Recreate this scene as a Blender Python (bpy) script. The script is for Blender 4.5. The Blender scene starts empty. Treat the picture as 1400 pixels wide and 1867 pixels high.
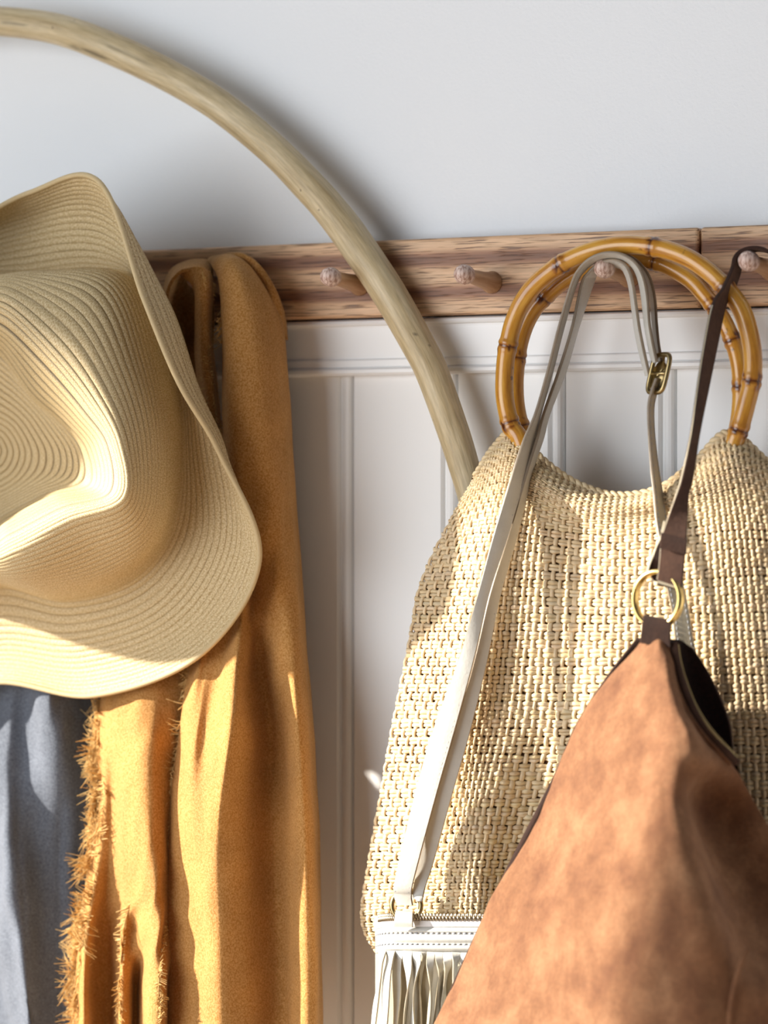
import bpy, math, random
import numpy as np
from mathutils import Vector, noise as mnoise

random.seed(7)
rng = np.random.default_rng(7)
SC = bpy.context.scene
COL = SC.collection

# ---------------------------------------------------------------- camera
ANG = math.atan(0.5)
FPX = 6000.0
DIST = FPX / 2600.0
Z0 = 1.5
FWD = np.array([-math.sin(ANG), math.cos(ANG), 0.0])
RGT = np.array([math.cos(ANG), math.sin(ANG), 0.0])
UP = np.array([0.0, 0.0, 1.0])
CAM = np.array([0.0, 0.0, Z0]) - FWD * DIST

cd = bpy.data.cameras.new('camera')
cam = bpy.data.objects.new('camera', cd)
COL.objects.link(cam)
cam.location = CAM
cam.rotation_euler = (math.pi / 2, 0, ANG)
cd.sensor_fit = 'VERTICAL'
cd.sensor_height = 36.0
cd.sensor_width = 36.0
cd.lens = 36.0 * FPX / 1867.0
cd.clip_start = 0.05
cd.clip_end = 50
cd.dof.use_dof = True
cd.dof.focus_distance = 2.20
cd.dof.aperture_fstop = 4.5
SC.camera = cam

# ---------------------------------------------------------------- world, sun, lamps, exposure
SC.view_settings.view_transform = 'Standard'
SC.view_settings.look = 'None'
SC.view_settings.gamma = 1.0
SC.view_settings.use_curve_mapping = False
SC.view_settings.exposure = 0.0
W = bpy.data.worlds.new('world')
SC.world = W
W.use_nodes = True
W.node_tree.nodes['Background'].inputs[0].default_value = (0.80, 0.88, 1.0, 1)
W.node_tree.nodes['Background'].inputs[1].default_value = 0.12

SUN_DIR = Vector((1.9, 1.0, -0.74)).normalized()
sd = bpy.data.lights.new('sun', 'SUN')
sun = bpy.data.objects.new('sun', sd)
COL.objects.link(sun)
sun.rotation_euler = SUN_DIR.to_track_quat('-Z', 'Y').to_euler()
sun.location = (-4, -2, 4)
sd.energy = 12.5
sd.angle = math.radians(1.6)
sd.color = (1.0, 0.93, 0.82)

ad = bpy.data.lights.new('soft_fill_light', 'AREA')  # added fill lamp, stands in for bounced sunlight
al = bpy.data.objects.new('soft_fill_light', ad)
COL.objects.link(al)
al.location = (-1.15, -2.50, 1.62)
al.rotation_euler = (Vector((0.0, 0.0, 1.7)) - Vector(al.location)).to_track_quat('-Z', 'Y').to_euler()
ad.shape = 'RECTANGLE'
ad.size = 2.0
ad.size_y = 1.8
ad.energy = 61
ad.color = (0.93, 0.965, 1.0)

try:
    SC.cycles.use_denoising = True
    SC.cycles.max_bounces = 8
except Exception:
    pass

# ---------------------------------------------------------------- helpers
def P(px, py, d):
    """a point d metres in front of the wall that the photograph shows at pixel (px, py)"""
    r = FWD + RGT * ((px - 700.0) / FPX) + UP * ((933.5 - py) / FPX)
    t = (-d - CAM[1]) / r[1]
    return CAM + r * t

def PA(arr):
    a = np.asarray(arr, float)
    sh = a.shape[:-1]
    f = a.reshape(-1, 3)
    return np.array([P(*q) for q in f]).reshape(*sh, 3)

def cr(ctrl, ts, closed=False):
    """uniform Catmull-Rom along axis 0; ts in 0..n-1 (or 0..n when closed)"""
    c = np.asarray(ctrl, float)
    n = len(c)
    ts = np.asarray(ts, float)
    if closed:
        i = np.floor(ts).astype(int)
        f = ts - i
        g = lambda k: c[(i + k) % n]
    else:
        i = np.clip(np.floor(ts).astype(int), 0, n - 2)
        f = ts - i
        ext = np.concatenate([[2 * c[0] - c[1]], c, [2 * c[-1] - c[-2]]])
        g = lambda k: ext[np.clip(i + k + 1, 0, n + 1)]
    f = f.reshape((-1,) + (1,) * (c.ndim - 1))
    p0, p1, p2, p3 = g(-1), g(0), g(1), g(2)
    return 0.5 * ((2 * p1) + (-p0 + p2) * f + (2 * p0 - 5 * p1 + 4 * p2 - p3) * f * f + (-p0 + 3 * p1 - 3 * p2 + p3) * f ** 3)

def surf(ctrl, nr, nc, closed=False):
    """bicubic patch through control points [R][C][3] -> (nr, nc, 3)"""
    c = np.asarray(ctrl, float)
    R, C = c.shape[:2]
    a = cr(c, np.linspace(0, R - 1, nr))
    a = np.swapaxes(a, 0, 1)
    ts = np.arange(nc) / nc * C if closed else np.linspace(0, C - 1, nc)
    b = cr(a, ts, closed)
    return np.swapaxes(b, 0, 1)

def normals(g, closed=False):
    dv = np.gradient(g, axis=0)
    if closed:
        du = (np.roll(g, -1, 1) - np.roll(g, 1, 1)) * 0.5
    else:
        du = np.gradient(g, axis=1)
    n = np.cross(dv, du)
    n /= np.linalg.norm(n, axis=2, keepdims=True) + 1e-12
    return n

def n3(v, s, seed=0.0):
    return mnoise.noise(Vector((v[0] * s + seed, v[1] * s + seed * 1.7, v[2] * s - seed)))

def nfield(g, s, seed=0.0, an=(1, 1, 1)):
    f = g.reshape(-1, 3) * np.array(an)
    return np.array([n3(v, s, seed) for v in f]).reshape(g.shape[:-1])

class MB:
    def __init__(self):
        self.v = []; self.f = []; self.uv = []; self.col = []; self.mi = []; self.n = 0
    def add(self, verts, faces, uvs=None, col=None, mi=0):
        verts = np.asarray(verts, float).reshape(-1, 3)
        self.v.append(verts)
        k = len(verts)
        self.uv.append(np.zeros((k, 2)) if uvs is None else np.asarray(uvs, float).reshape(-1, 2))
        if col is None: c = np.ones((k, 3))
        else:
            c = np.asarray(col, float)
            c = np.tile(c, (k, 1)) if c.ndim == 1 else c
        self.col.append(c)
        off = self.n
        self.f += [tuple(i + off for i in f) for f in faces]
        self.mi += [mi] * len(faces)
        self.n += k
    def grid(self, g, closed=False, uv=None, col=None, flip=False, mi=0, closed_r=False):
        nr, nc = g.shape[:2]
        F = []
        cc = nc if closed else nc - 1
        rr = nr if closed_r else nr - 1
        for i in range(rr):
            i2 = (i + 1) % nr
            for j in range(cc):
                j2 = (j + 1) % nc
                q = (i * nc + j, i * nc + j2, i2 * nc + j2, i2 * nc + j)
                F.append(q[::-1] if flip else q)
        if uv is None:
            a, b = np.meshgrid(np.linspace(0, 1, nc), np.linspace(0, 1, nr))
            uv = np.stack([a, b], -1)
        self.add(g, F, uv, col, mi)
    def box(self, lo, hi, mi=0, col=None):
        x0, y0, z0 = lo; x1, y1, z1 = hi
        v = [(x0,y0,z0),(x1,y0,z0),(x1,y1,z0),(x0,y1,z0),(x0,y0,z1),(x1,y0,z1),(x1,y1,z1),(x0,y1,z1)]
        self.add(v, [(0,3,2,1),(4,5,6,7),(0,1,5,4),(1,2,6,5),(2,3,7,6),(3,0,4,7)], None, col, mi)
    def obox(self, c, ax, ay, az, mi=0, col=None):
        c = np.array(c); ax = np.array(ax); ay = np.array(ay); az = np.array(az)
        v = [c + sx*ax + sy*ay + sz*az for sz in (-1,1) for (sx,sy) in ((-1,-1),(1,-1),(1,1),(-1,1))]
        self.add(v, [(0,3,2,1),(4,5,6,7),(0,1,5,4),(1,2,6,5),(2,3,7,6),(3,0,4,7)], None, col, mi)
    def tube(self, pts, rad, seg=12, closed=False, caps=True, flat=None, col=None, mi=0):
        """sweep a circle (or an ellipse rad x flat) along pts"""
        p = np.asarray(pts, float); n = len(p)
        r = np.full(n, rad) if np.isscalar(rad) else np.asarray(rad, float)
        r2 = r if flat is None else (np.full(n, flat) if np.isscalar(flat) else np.asarray(flat, float))
        t = (np.roll(p, -1, 0) - np.roll(p, 1, 0)) if closed else np.gradient(p, axis=0)
        t /= np.linalg.norm(t, axis=1, keepdims=True) + 1e-12
        ref = np.array([0, -1.0, 0])
        if abs(t[:, 1]).mean() > 0.8: ref = np.array([0, 0, 1.0])
        s = np.cross(t, ref); s /= np.linalg.norm(s, axis=1, keepdims=True) + 1e-12
        b = np.cross(s, t)
        a = np.arange(seg) / seg * 2 * math.pi
        g = p[:, None] + (np.cos(a)[None, :, None] * s[:, None] * r[:, None, None] + np.sin(a)[None, :, None] * b[:, None] * r2[:, None, None])
        L = np.concatenate([[0], np.cumsum(np.linalg.norm(np.diff(p, axis=0), axis=1))])
        uv = np.stack(np.meshgrid(a / (2 * math.pi), L), -1)
        c = None
        if col is not None:
            col = np.asarray(col, float)
            c = np.tile(col, (n * seg, 1)) if col.ndim == 1 else np.repeat(col, seg, 0) if col.ndim == 2 else col.reshape(-1, 3)
        base = self.n
        self.grid(g, True, uv, c, mi=mi, closed_r=closed)
        if caps and not closed:
            self.f.append(tuple(base + i for i in range(seg))[::-1]); self.mi.append(mi)
            self.f.append(tuple(base + (n - 1) * seg + i for i in range(seg))); self.mi.append(mi)
        return g
    def build(self, name, mats, parent=None, smooth=True):
        me = bpy.data.meshes.new(name)
        V = np.concatenate(self.v); UV = np.concatenate(self.uv); C = np.concatenate(self.col)
        me.from_pydata(V.tolist(), [], self.f)
        li = np.empty(len(me.loops), dtype=np.int32)
        me.loops.foreach_get('vertex_index', li)
        ul = me.uv_layers.new(name='UVMap')
        ul.data.foreach_set('uv', UV[li].astype(np.float32).ravel())
        ca = me.color_attributes.new('Col', 'FLOAT_COLOR', 'POINT')
        ca.data.foreach_set('color', np.concatenate([C, np.ones((len(C), 1))], 1).astype(np.float32).ravel())
        if not isinstance(mats, (list, tuple)): mats = [mats]
        for m in mats: me.materials.append(m)
        me.polygons.foreach_set('material_index', np.array(self.mi, dtype=np.int32))
        me.polygons.foreach_set('use_smooth', np.full(len(me.polygons), smooth))
        me.update()
        o = bpy.data.objects.new(name, me)
        COL.objects.link(o)
        if parent is not None: o.parent = parent
        return o

def tag(o, label=None, cat=None, group=None, kind=None):
    if label: o['label'] = label
    if cat: o['category'] = cat
    if group: o['group'] = group
    if kind: o['kind'] = kind
    return o

def empty(name, loc=(0, 0, 0)):
    # the origin stays at the world origin so that parts can be given in world coordinates
    o = bpy.data.objects.new(name, None)
    COL.objects.link(o)
    o.empty_display_size = 0.02
    return o

def solidify(o, t, off=-1):
    m = o.modifiers.new('thickness', 'SOLIDIFY'); m.thickness = t; m.offset = off
    return o

def bevel(o, w, s=2):
    m = o.modifiers.new('bevel', 'BEVEL'); m.width = w; m.segments = s; m.limit_method = 'ANGLE'
    m.harden_normals = False
    return o

# ---------------------------------------------------------------- materials
class NM:
    def __init__(self, name, rough=0.6, **kw):
        self.m = bpy.data.materials.new(name); self.m.use_nodes = True
        self.t = self.m.node_tree; self.b = self.t.nodes['Principled BSDF']
        self.b.inputs['Roughness'].default_value = rough
        for k, v in kw.items():
            self.b.inputs[k.replace('_', ' ')].default_value = v
    def n(self, typ, **kw):
        nd = self.t.nodes.new(typ)
        for k, v in kw.items():
            if k in nd.inputs: nd.inputs[k].default_value = v
            else: setattr(nd, k, v)
        return nd
    def l(self, a, b): self.t.links.new(a, b)
    def coord(self, kind='Object', scale=(1, 1, 1), rot=(0, 0, 0)):
        tc = self.n('ShaderNodeTexCoord'); mp = self.n('ShaderNodeMapping')
        mp.inputs['Scale'].default_value = scale; mp.inputs['Rotation'].default_value = rot
        self.l(tc.outputs[kind], mp.inputs[0]); return mp.outputs[0]
    def noise(self, vec, scale, detail=3, rough=0.5, dist=0.0):
        nd = self.n('ShaderNodeTexNoise'); self.l(vec, nd.inputs['Vector'])
        nd.inputs['Scale'].default_value = scale; nd.inputs['Detail'].default_value = detail
        nd.inputs['Roughness'].default_value = rough; nd.inputs['Distortion'].default_value = dist
        return nd.outputs[0]
    def ramp(self, fac, stops, interp='LINEAR'):
        r = self.n('ShaderNodeValToRGB'); self.l(fac, r.inputs[0])
        r.color_ramp.interpolation = interp
        e = r.color_ramp.elements
        while len(e) < len(stops): e.new(0.5)
        for k, (p, c) in zip(e, stops):
            k.position = p; k.color = (c, c, c, 1) if np.isscalar(c) else (*c, 1)
        return r.outputs[0]
    def mix(self, fac, a, b, mode='MIX'):
        m = self.n('ShaderNodeMix', data_type='RGBA', blend_type=mode)
        for s, v in ((m.inputs[0], fac), (m.inputs[6], a), (m.inputs[7], b)):
            if hasattr(v, 'links'): self.l(v, s)
            elif isinstance(v, (tuple, list)): s.default_value = (*v, 1) if len(v) == 3 else v
            else: s.default_value = v
        return m.outputs[2]
    def math(self, op, a, b=0.0, c=None):
        m = self.n('ShaderNodeMath', operation=op)
        for s, v in zip(m.inputs, (a, b, c)):
            if v is None: continue
            if hasattr(v, 'links'): self.l(v, s)
            else: s.default_value = v
        return m.outputs[0]
    def color(self, c):
        if hasattr(c, 'links'): self.l(c, self.b.inputs['Base Color'])
        else: self.b.inputs['Base Color'].default_value = (*c, 1)
    def vcol(self):
        a = self.n('ShaderNodeVertexColor'); a.layer_name = 'Col'; return a.outputs[0]
    def bump(self, h, strength=0.3, dist=0.001):
        b = self.n('ShaderNodeBump'); b.inputs['Strength'].default_value = strength; b.inputs['Distance'].default_value = dist
        self.l(h, b.inputs['Height']); self.l(b.outputs[0], self.b.inputs['Normal'])

def m_paint(name, c, rough=0.55, s=260, st=0.12, an=(1, 1, 1)):
    k = NM(name, rough); v = k.coord('Object', an)
    k.color(k.mix(k.noise(v, 3), tuple(x * 0.97 for x in c), c)); k.bump(k.noise(v, s, 3), st, 0.001); return k.m
M = {}
M['plaster'] = m_paint('plaster_paint', (0.87, 0.895, 0.925), 0.8, 420, 0.25)
M['white'] = m_paint('white_gloss_paint', (0.90, 0.90, 0.90), 0.4, 90, 0.12, (0.25, 1, 1))
M['plank'] = m_paint('white_board_paint', (0.89, 0.885, 0.875), 0.45, 90, 0.10, (1, 1, 0.2))

def m_oak(seed):
    k = NM('oak', 0.5)
    v = k.coord('Object', (1, 1, 1))
    off = k.n('ShaderNodeVectorMath', operation='ADD'); k.l(v, off.inputs[0]); off.inputs[1].default_value = (seed, seed * .3, seed * .7)
    v = off.outputs[0]
    st = k.n('ShaderNodeMapping'); st.inputs['Scale'].default_value = (3.0, 20, 34); k.l(v, st.inputs[0])
    wav = k.n('ShaderNodeTexWave', wave_type='BANDS', bands_direction='Z'); k.l(st.outputs[0], wav.inputs[0])
    wav.inputs['Scale'].default_value = 0.42; wav.inputs['Distortion'].default_value = 4.5; wav.inputs['Detail'].default_value = 3; wav.inputs['Detail Scale'].default_value = 0.9
    g1 = k.ramp(wav.outputs[1], [(0.0, (0.72, 0.47, 0.28)), (0.5, (0.60, 0.36, 0.20)), (0.8, (0.34, 0.16, 0.08)), (1.0, (0.23, 0.10, 0.05))])
    s2 = k.n('ShaderNodeMapping'); s2.inputs['Scale'].default_value = (9, 90, 150); k.l(v, s2.inputs[0])
    g2 = k.ramp(k.noise(s2.outputs[0], 3.2, 4, 0.6), [(0.3, 0.72), (0.62, 1.1)])
    c = k.mix(0.85, g1, g2, 'MULTIPLY')
    s3 = k.n('ShaderNodeMapping'); s3.inputs['Scale'].default_value = (22, 400, 620); k.l(v, s3.inputs[0])
    pore = k.ramp(k.noise(s3.outputs[0], 1.5, 2), [(0.56, 0.0), (0.62, 1.0)])
    c = k.mix(k.math('MULTIPLY', pore, 0.75), c, (0.11, 0.05, 0.03))
    k.color(c)
    k.bump(k.math('SUBTRACT', 1.0, pore), 0.35, 0.0006)
    return k.m
M['oak'] = m_oak(0.3)
M['oak_b'] = m_oak(2.9)
def m_oakpeg():
    k = NM('oak_peg', 0.55); v = k.coord('Object', (300, 25, 300))
    k.color(k.ramp(k.noise(v, 1.0, 3), [(0.3, (0.36, 0.20, 0.11)), (0.7, (0.56, 0.36, 0.22))])); return k.m
M['peg'] = m_oakpeg()
def m_endgrain():
    k = NM('oak_end_grain', 0.6); v = k.coord('Object', (420, 420, 140), (0.3, 0, 0.2))
    k.color(k.ramp(k.noise(v, 1.6, 3), [(0.38, (0.36, 0.20, 0.15)), (0.6, (0.72, 0.56, 0.49))])); return k.m
M['pegend'] = m_endgrain()

def m_hoop():
    k = NM('peeled_willow', 0.5)
    v = k.coord('UV', (11, 11, 1)); vo = k.coord('Object')
    c = k.ramp(k.noise(v, 1.0, 5, 0.6), [(0.25, (0.38, 0.27, 0.13)), (0.5, (0.58, 0.46, 0.27)), (0.75, (0.74, 0.63, 0.43))])
    vs = k.coord('UV', (40, 70, 1))
    c = k.mix(0.35, c, k.ramp(k.noise(vs, 1.0, 3), [(0.35, 0.55), (0.65, 1.1)]), 'MULTIPLY')
    sp = k.ramp(k.noise(vo, 130, 2), [(0.72, 0.0), (0.76, 1.0)])
    c = k.mix(k.math('MULTIPLY', sp, 0.7), c, (0.13, 0.09, 0.05))
    c = k.mix(1.0, c, k.vcol(), 'MULTIPLY')
    k.color(c); k.bump(k.noise(v, 2.0, 4), 0.35, 0.002); return k.m
M['hoop'] = m_hoop()

def m_bamboo():
    k = NM('bamboo', 0.28, Coat_Weight=0.4, Coat_Roughness=0.15)
    v = k.coord('UV', (9, 26, 1)); vo = k.coord('Object')
    c = k.ramp(k.noise(v, 1.0, 4, 0.6), [(0.28, (0.34, 0.12, 0.012)), (0.5, (0.58, 0.27, 0.03)), (0.78, (0.74, 0.43, 0.08))])
    sp = k.ramp(k.noise(vo, 110, 3), [(0.66, 0.0), (0.72, 1.0)])
    c = k.mix(k.math('MULTIPLY', sp, 0.75), c, (0.08, 0.022, 0.008))
    c = k.mix(1.0, c, k.vcol(), 'MULTIPLY')
    k.color(c); k.bump(k.noise(v, 1.0, 3), 0.1, 0.001); return k.m
M['bamboo'] = m_bamboo()

def m_hat():
    k = NM('hat_straw', 0.62)
    vo = k.coord('Object'); uv = k.coord('UV', (1000, 480, 1))
    sp = k.ramp(k.noise(uv, 1.0, 2), [(0.38, 0.0), (0.62, 1.0)])
    c = k.mix(sp, (0.44, 0.31, 0.14), (0.67, 0.545, 0.33))
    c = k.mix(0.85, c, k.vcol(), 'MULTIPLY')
    k.color(c); k.bump(sp, 0.18, 0.0004)
    return k.m
M['hat'] = m_hat()
def m_plain_straw(name, a, b, s=(1, 1, 1), sc=300):
    k = NM(name, 0.6); v = k.coord('Object', s)
    k.color(k.mix(1.0, k.ramp(k.noise(v, sc, 3), [(0.3, a), (0.7, b)]), k.vcol(), 'MULTIPLY')); k.bump(k.noise(v, sc * 1.5, 2), 0.3, 0.0005); return k.m
M['raffia_h'] = m_plain_straw('raffia_weft', (0.62, 0.455, 0.25), (0.78, 0.655, 0.45), (0.12, 0.4, 2.2), 420)
M['raffia_v'] = m_plain_straw('raffia_warp', (0.66, 0.48, 0.27), (0.82, 0.68, 0.47), (2.2, 0.6, 0.12), 420)
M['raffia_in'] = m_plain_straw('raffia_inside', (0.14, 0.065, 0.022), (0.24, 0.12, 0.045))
M['raffia_back'] = m_plain_straw('raffia_back', (0.45, 0.32, 0.17), (0.62, 0.47, 0.28))

def m_cloth(name, a, b, s=1500, st=0.5, sheen=0.3, tint=None, big=30):
    k = NM(name, 0.9, Sheen_Weight=sheen, Sheen_Roughness=0.4)
    if tint: k.b.inputs['Sheen Tint'].default_value = (*tint, 1)
    v = k.coord('Object')
    fine = k.noise(v, s, 2, 0.6)
    c = k.ramp(fine, [(0.35, a), (0.65, b)])
    c = k.mix(0.5, c, k.ramp(k.noise(v, big, 4), [(0.3, 0.75), (0.7, 1.15)]), 'MULTIPLY')
    k.color(c); k.bump(fine, st, 0.0012); return k.m
M['scarf'] = m_cloth('mustard_wool', (0.35, 0.150, 0.024), (0.55, 0.290, 0.095), 850, 0.35, 0.15, (1, 0.82, 0.5))
M['thread'] = m_cloth('mustard_thread', (0.56, 0.32, 0.09), (0.80, 0.56, 0.24), 300, 0.1, 0.1, (1, 0.8, 0.4))
M['linen'] = m_cloth('grey_blue_linen', (0.07, 0.08, 0.105), (0.155, 0.175, 0.215), 900, 0.35, 0.15, None, 20)
M['navy'] = m_cloth('navy_cloth', (0.03, 0.04, 0.06), (0.055, 0.07, 0.10), 900, 0.35, 0.1)

def m_suede(name, a, b, c2, sheen=0.06):
    k = NM(name, 0.95, Sheen_Weight=sheen, Sheen_Roughness=0.5)
    k.b.inputs['Sheen Tint'].default_value = (1, 0.72, 0.5, 1)
    v = k.coord('Object'); v2 = k.coord('Object', (1, 1, 0.85), (0, 0.3, 0))
    m1 = k.noise(v2, 34, 7, 0.66, 0.2)
    c = k.ramp(m1, [(0.30, a), (0.48, b), (0.68, c2)])
    f = k.noise(v, 420, 3)
    c = k.mix(0.5, c, k.ramp(f, [(0.3, 0.70), (0.7, 1.15)]), 'MULTIPLY')
    k.color(c); k.bump(k.math('ADD', f, k.math('MULTIPLY', m1, 2.0)), 0.25, 0.001); return k.m
M['suede'] = m_suede('tan_suede', (0.135, 0.052, 0.022), (0.20, 0.087, 0.038), (0.29, 0.142, 0.068))
M['darkleather'] = m_suede('dark_brown_leather', (0.016, 0.006, 0.004), (0.03, 0.011, 0.006), (0.045, 0.017, 0.009), 0.05)
M['strapleather'] = m_suede('brown_strap_leather', (0.03, 0.012, 0.007), (0.06, 0.026, 0.015), (0.085, 0.04, 0.024), 0.05)
M['lining'] = m_cloth('dark_lining', (0.012, 0.005, 0.004), (0.025, 0.01, 0.008), 500, 0.2, 0.0)

def m_leather(name, a, b, rough=0.42):
    k = NM(name, rough); v = k.coord('Object')
    k.color(k.ramp(k.noise(v, 60, 4), [(0.3, a), (0.7, b)])); 
    k.bump(k.math('ADD', k.noise(v, 500, 3), k.math('MULTIPLY', k.noise(v, 90, 3), 1.5)), 0.25, 0.0006); return k.m
M['white_leather'] = m_leather('white_leather', (0.50, 0.48, 0.43), (0.56, 0.545, 0.50))
M['leather_back'] = m_leather('leather_underside', (0.40, 0.34, 0.23), (0.50, 0.43, 0.31), 0.6)
M['leather_edge'] = m_leather('leather_cut_edge', (0.22, 0.17, 0.12), (0.3, 0.23, 0.16))
M['stitch'] = m_leather('grey_thread', (0.30, 0.31, 0.34), (0.42, 0.43, 0.46))
M['zip_tape'] = m_leather('zip_tape', (0.66, 0.60, 0.56), (0.74, 0.70, 0.67), 0.8)
def m_metal(name, c, r):
    k = NM(name, r, Metallic=1.0); k.color(c); return k.m
M['brass'] = m_metal('polished_brass', (0.80, 0.58, 0.22), 0.22)
M['old_brass'] = m_metal('aged_brass', (0.36, 0.27, 0.13), 0.32)
M['zipmetal'] = m_metal('zip_metal', (0.50, 0.42, 0.30), 0.3)
M['floor'] = m_paint('floor_boards', (0.42, 0.30, 0.20), 0.5)

# ---------------------------------------------------------------- setting
wall = MB(); wall.box((-3.4, 0, 0), (2.6, 0.12, 2.7)); wall = wall.build('wall_back', M['plaster'], smooth=False); tag(wall, kind='structure')
fl = MB(); fl.box((-3.4, -4.2, -0.05), (2.6, 0.12, 0)); tag(fl.build('floor', M['floor'], smooth=False), kind='structure')

def zat(py, d, px=1000): return P(px, py, d)[2]
def xat(px, d, py=933): return P(px, py, d)[0]

# unseen wall added at the left; its opening cuts off the sunbeam's top
WT = 2.215
WY = -0.90
wx0, wx1, wz0 = -2.75, -1.00, 0.80
wl = MB()
wl.box((-3.4, WY - 0.12, 0), (wx0, WY, 2.7)); wl.box((wx1, WY - 0.12, 0), (-0.90, WY, 2.7))
wl.box((wx0, WY - 0.12, 0), (wx1, WY, wz0)); wl.box((wx0, WY - 0.12, WT), (wx1, WY, 2.7))
tag(wl.build('sun_gobo_wall', M['plaster'], smooth=False), kind='structure')
wf = MB()
for lo, hi in (((wx0, WY - 0.07, WT - 0.035), (wx1, WY - 0.02, WT)), ((wx0, WY - 0.07, wz0), (wx1, WY - 0.02, wz0 + 0.04)),
               ((wx0, WY - 0.07, wz0), (wx0 + 0.04, WY - 0.02, WT)), ((wx1 - 0.04, WY - 0.07, wz0), (wx1, WY - 0.02, WT))):
    wf.box(lo, hi)
w1 = wf.build('sun_gobo_frame', M['white'], smooth=False); tag(w1, kind='structure')  # frame of the added opening that crops the sun

# wainscot: planks with a bead along one edge
TR_B = zat(684, 0.012, 700)
RAIL_T = zat(414, 0.020, 1280); RAIL_B = zat(563.5, 0.020, 1280)
xa = xat(634, 0.004); xb = xat(1221, 0.004); pitch = (xb - xa) / 3.0
def plank_mesh(w):
    # profile across x in 0..w; y depth (negative = into the room)
    pr = [(0.0, 0.0), (0.0, -0.0035), (0.0012, -0.0062)]
    pr += [(0.0012 + 0.0, -0.0062), (w - 0.0125, -0.0062), (w - 0.0110, -0.0050), (w - 0.0102, -0.0032), (w - 0.0094, -0.0032)]
    for k in range(7):
        a = math.pi * k / 6
        pr.append((w - 0.0050 - 0.0038 * math.cos(a), -0.0036 - 0.0030 * math.sin(a)))
    pr += [(w - 0.0010, -0.0030), (w - 0.0004, -0.0020), (w - 0.0004, 0.0)]
    return pr
for k in range(-6, 12):
    x0 = xa - pitch + 0.0050 + pitch * k
    pr = plank_mesh(pitch)
    g = np.array([[(x0 + x, y, z) for (x, y) in pr] for z in (0.1, TR_B + 0.012)])
    b = MB(); b.grid(g, flip=False)
    o = b.build('plank', M['plank'], wall, smooth=False)
# chair rail moulding
prof = [(0.0, RAIL_B + 0.0), (-0.0125, RAIL_B + 0.0), (-0.0145, RAIL_B - 0.0010), (-0.0150, RAIL_B - 0.0026), (-0.0140, RAIL_B - 0.0040), (-0.0118, RAIL_B - 0.0046), (-0.0115, RAIL_B - 0.0060)]
h = RAIL_B - TR_B
prof += [(-0.0112, RAIL_B - h * 0.70), (-0.0125, RAIL_B - h * 0.715), (-0.0128, RAIL_B - h * 0.735), (-0.0128, RAIL_B - h * 0.84), (-0.0122, RAIL_B - h * 0.855),
         (-0.0138, RAIL_B - h * 0.87), (-0.0148, RAIL_B - h * 0.90), (-0.0146, RAIL_B - h * 0.955), (-0.0130, RAIL_B - h * 0.995), (-0.0105, TR_B), (0.0, TR_B)]
g = np.array([[(x, y, z) for (y, z) in prof] for x in (-1.29, 2.6)])
b = MB(); b.grid(g, flip=True)
t1 = b.build('trim_1', M['white'], smooth=False); tag(t1, kind='structure')

# ---------------------------------------------------------------- peg rails
RZ = (RAIL_T + RAIL_B) / 2
def rail_board(name, x0, x1, mat):
    b = MB(); b.box((x0, -0.020, RAIL_B + 0.0012), (x1, -0.0002, RAIL_T))
    o = b.build(name, mat, smooth=False); bevel(o, 0.0022, 3); return o
XJ = xat(1275, 0.020, 490)
rail_a = rail_board('peg_rail', -1.28, XJ - 0.0006, M['oak'])
tag(rail_a, 'long oak peg rail on the wall carrying hat, scarf and straw bag', 'peg rail', 'oak peg rails')
rail_b = rail_board('peg_rail', XJ + 0.0006, 2.3, M['oak_b'])
tag(rail_b, 'short visible piece of oak peg rail right of the joint, holding the brown strap', 'peg rail', 'oak peg rails')

def peg_mesh():
    pr = [(0.000, 0.0075), (0.0015, 0.0078), (0.004, 0.0066), (0.010, 0.0061), (0.020, 0.0054), (0.030, 0.0049), (0.036, 0.0048), (0.0385, 0.0052),
          (0.0405, 0.0062), (0.043, 0.0067), (0.0465, 0.0066), (0.0495, 0.0056), (0.0515, 0.0038), (0.0525, 0.0016), (0.0527, 0.0001)]
    seg = 28
    a = np.arange(seg) / seg * 2 * math.pi
    g = np.array([[(r * math.cos(t), -y, r * math.sin(t)) for t in a] for (y, r) in pr])
    b = MB()
    b.grid(g[:9], True, flip=True, mi=0); b.grid(g[8:], True, flip=True, mi=1)
    return b
head_px = [(599, 503), (843, 498.5), (1098, 487), (1362, 474)]
PEG_L = 0.071
pegs = []
me = None
for i, (px, py) in enumerate([(355, 508), (112, 512)] + head_px):
    c = P(px, py, PEG_L - 0.004)
    par = rail_b if px > 1300 else rail_a
    if me is None:
        o = peg_mesh().build('peg', [M['peg'], M['pegend']], par); me = o.data
    else:
        o = bpy.data.objects.new('peg', me); COL.objects.link(o); o.parent = par
    zc = c[2]
    o.location = (c[0], -0.0195, zc - 0.053 * 0.06)
    o.rotation_euler = (-0.06, 0, 0)
    pegs.append((c[0], zc))
PX = {k: v for k, v in zip(('scarf', 'hat', 'a', 'b', 'c', 'd'), pegs)}

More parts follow.
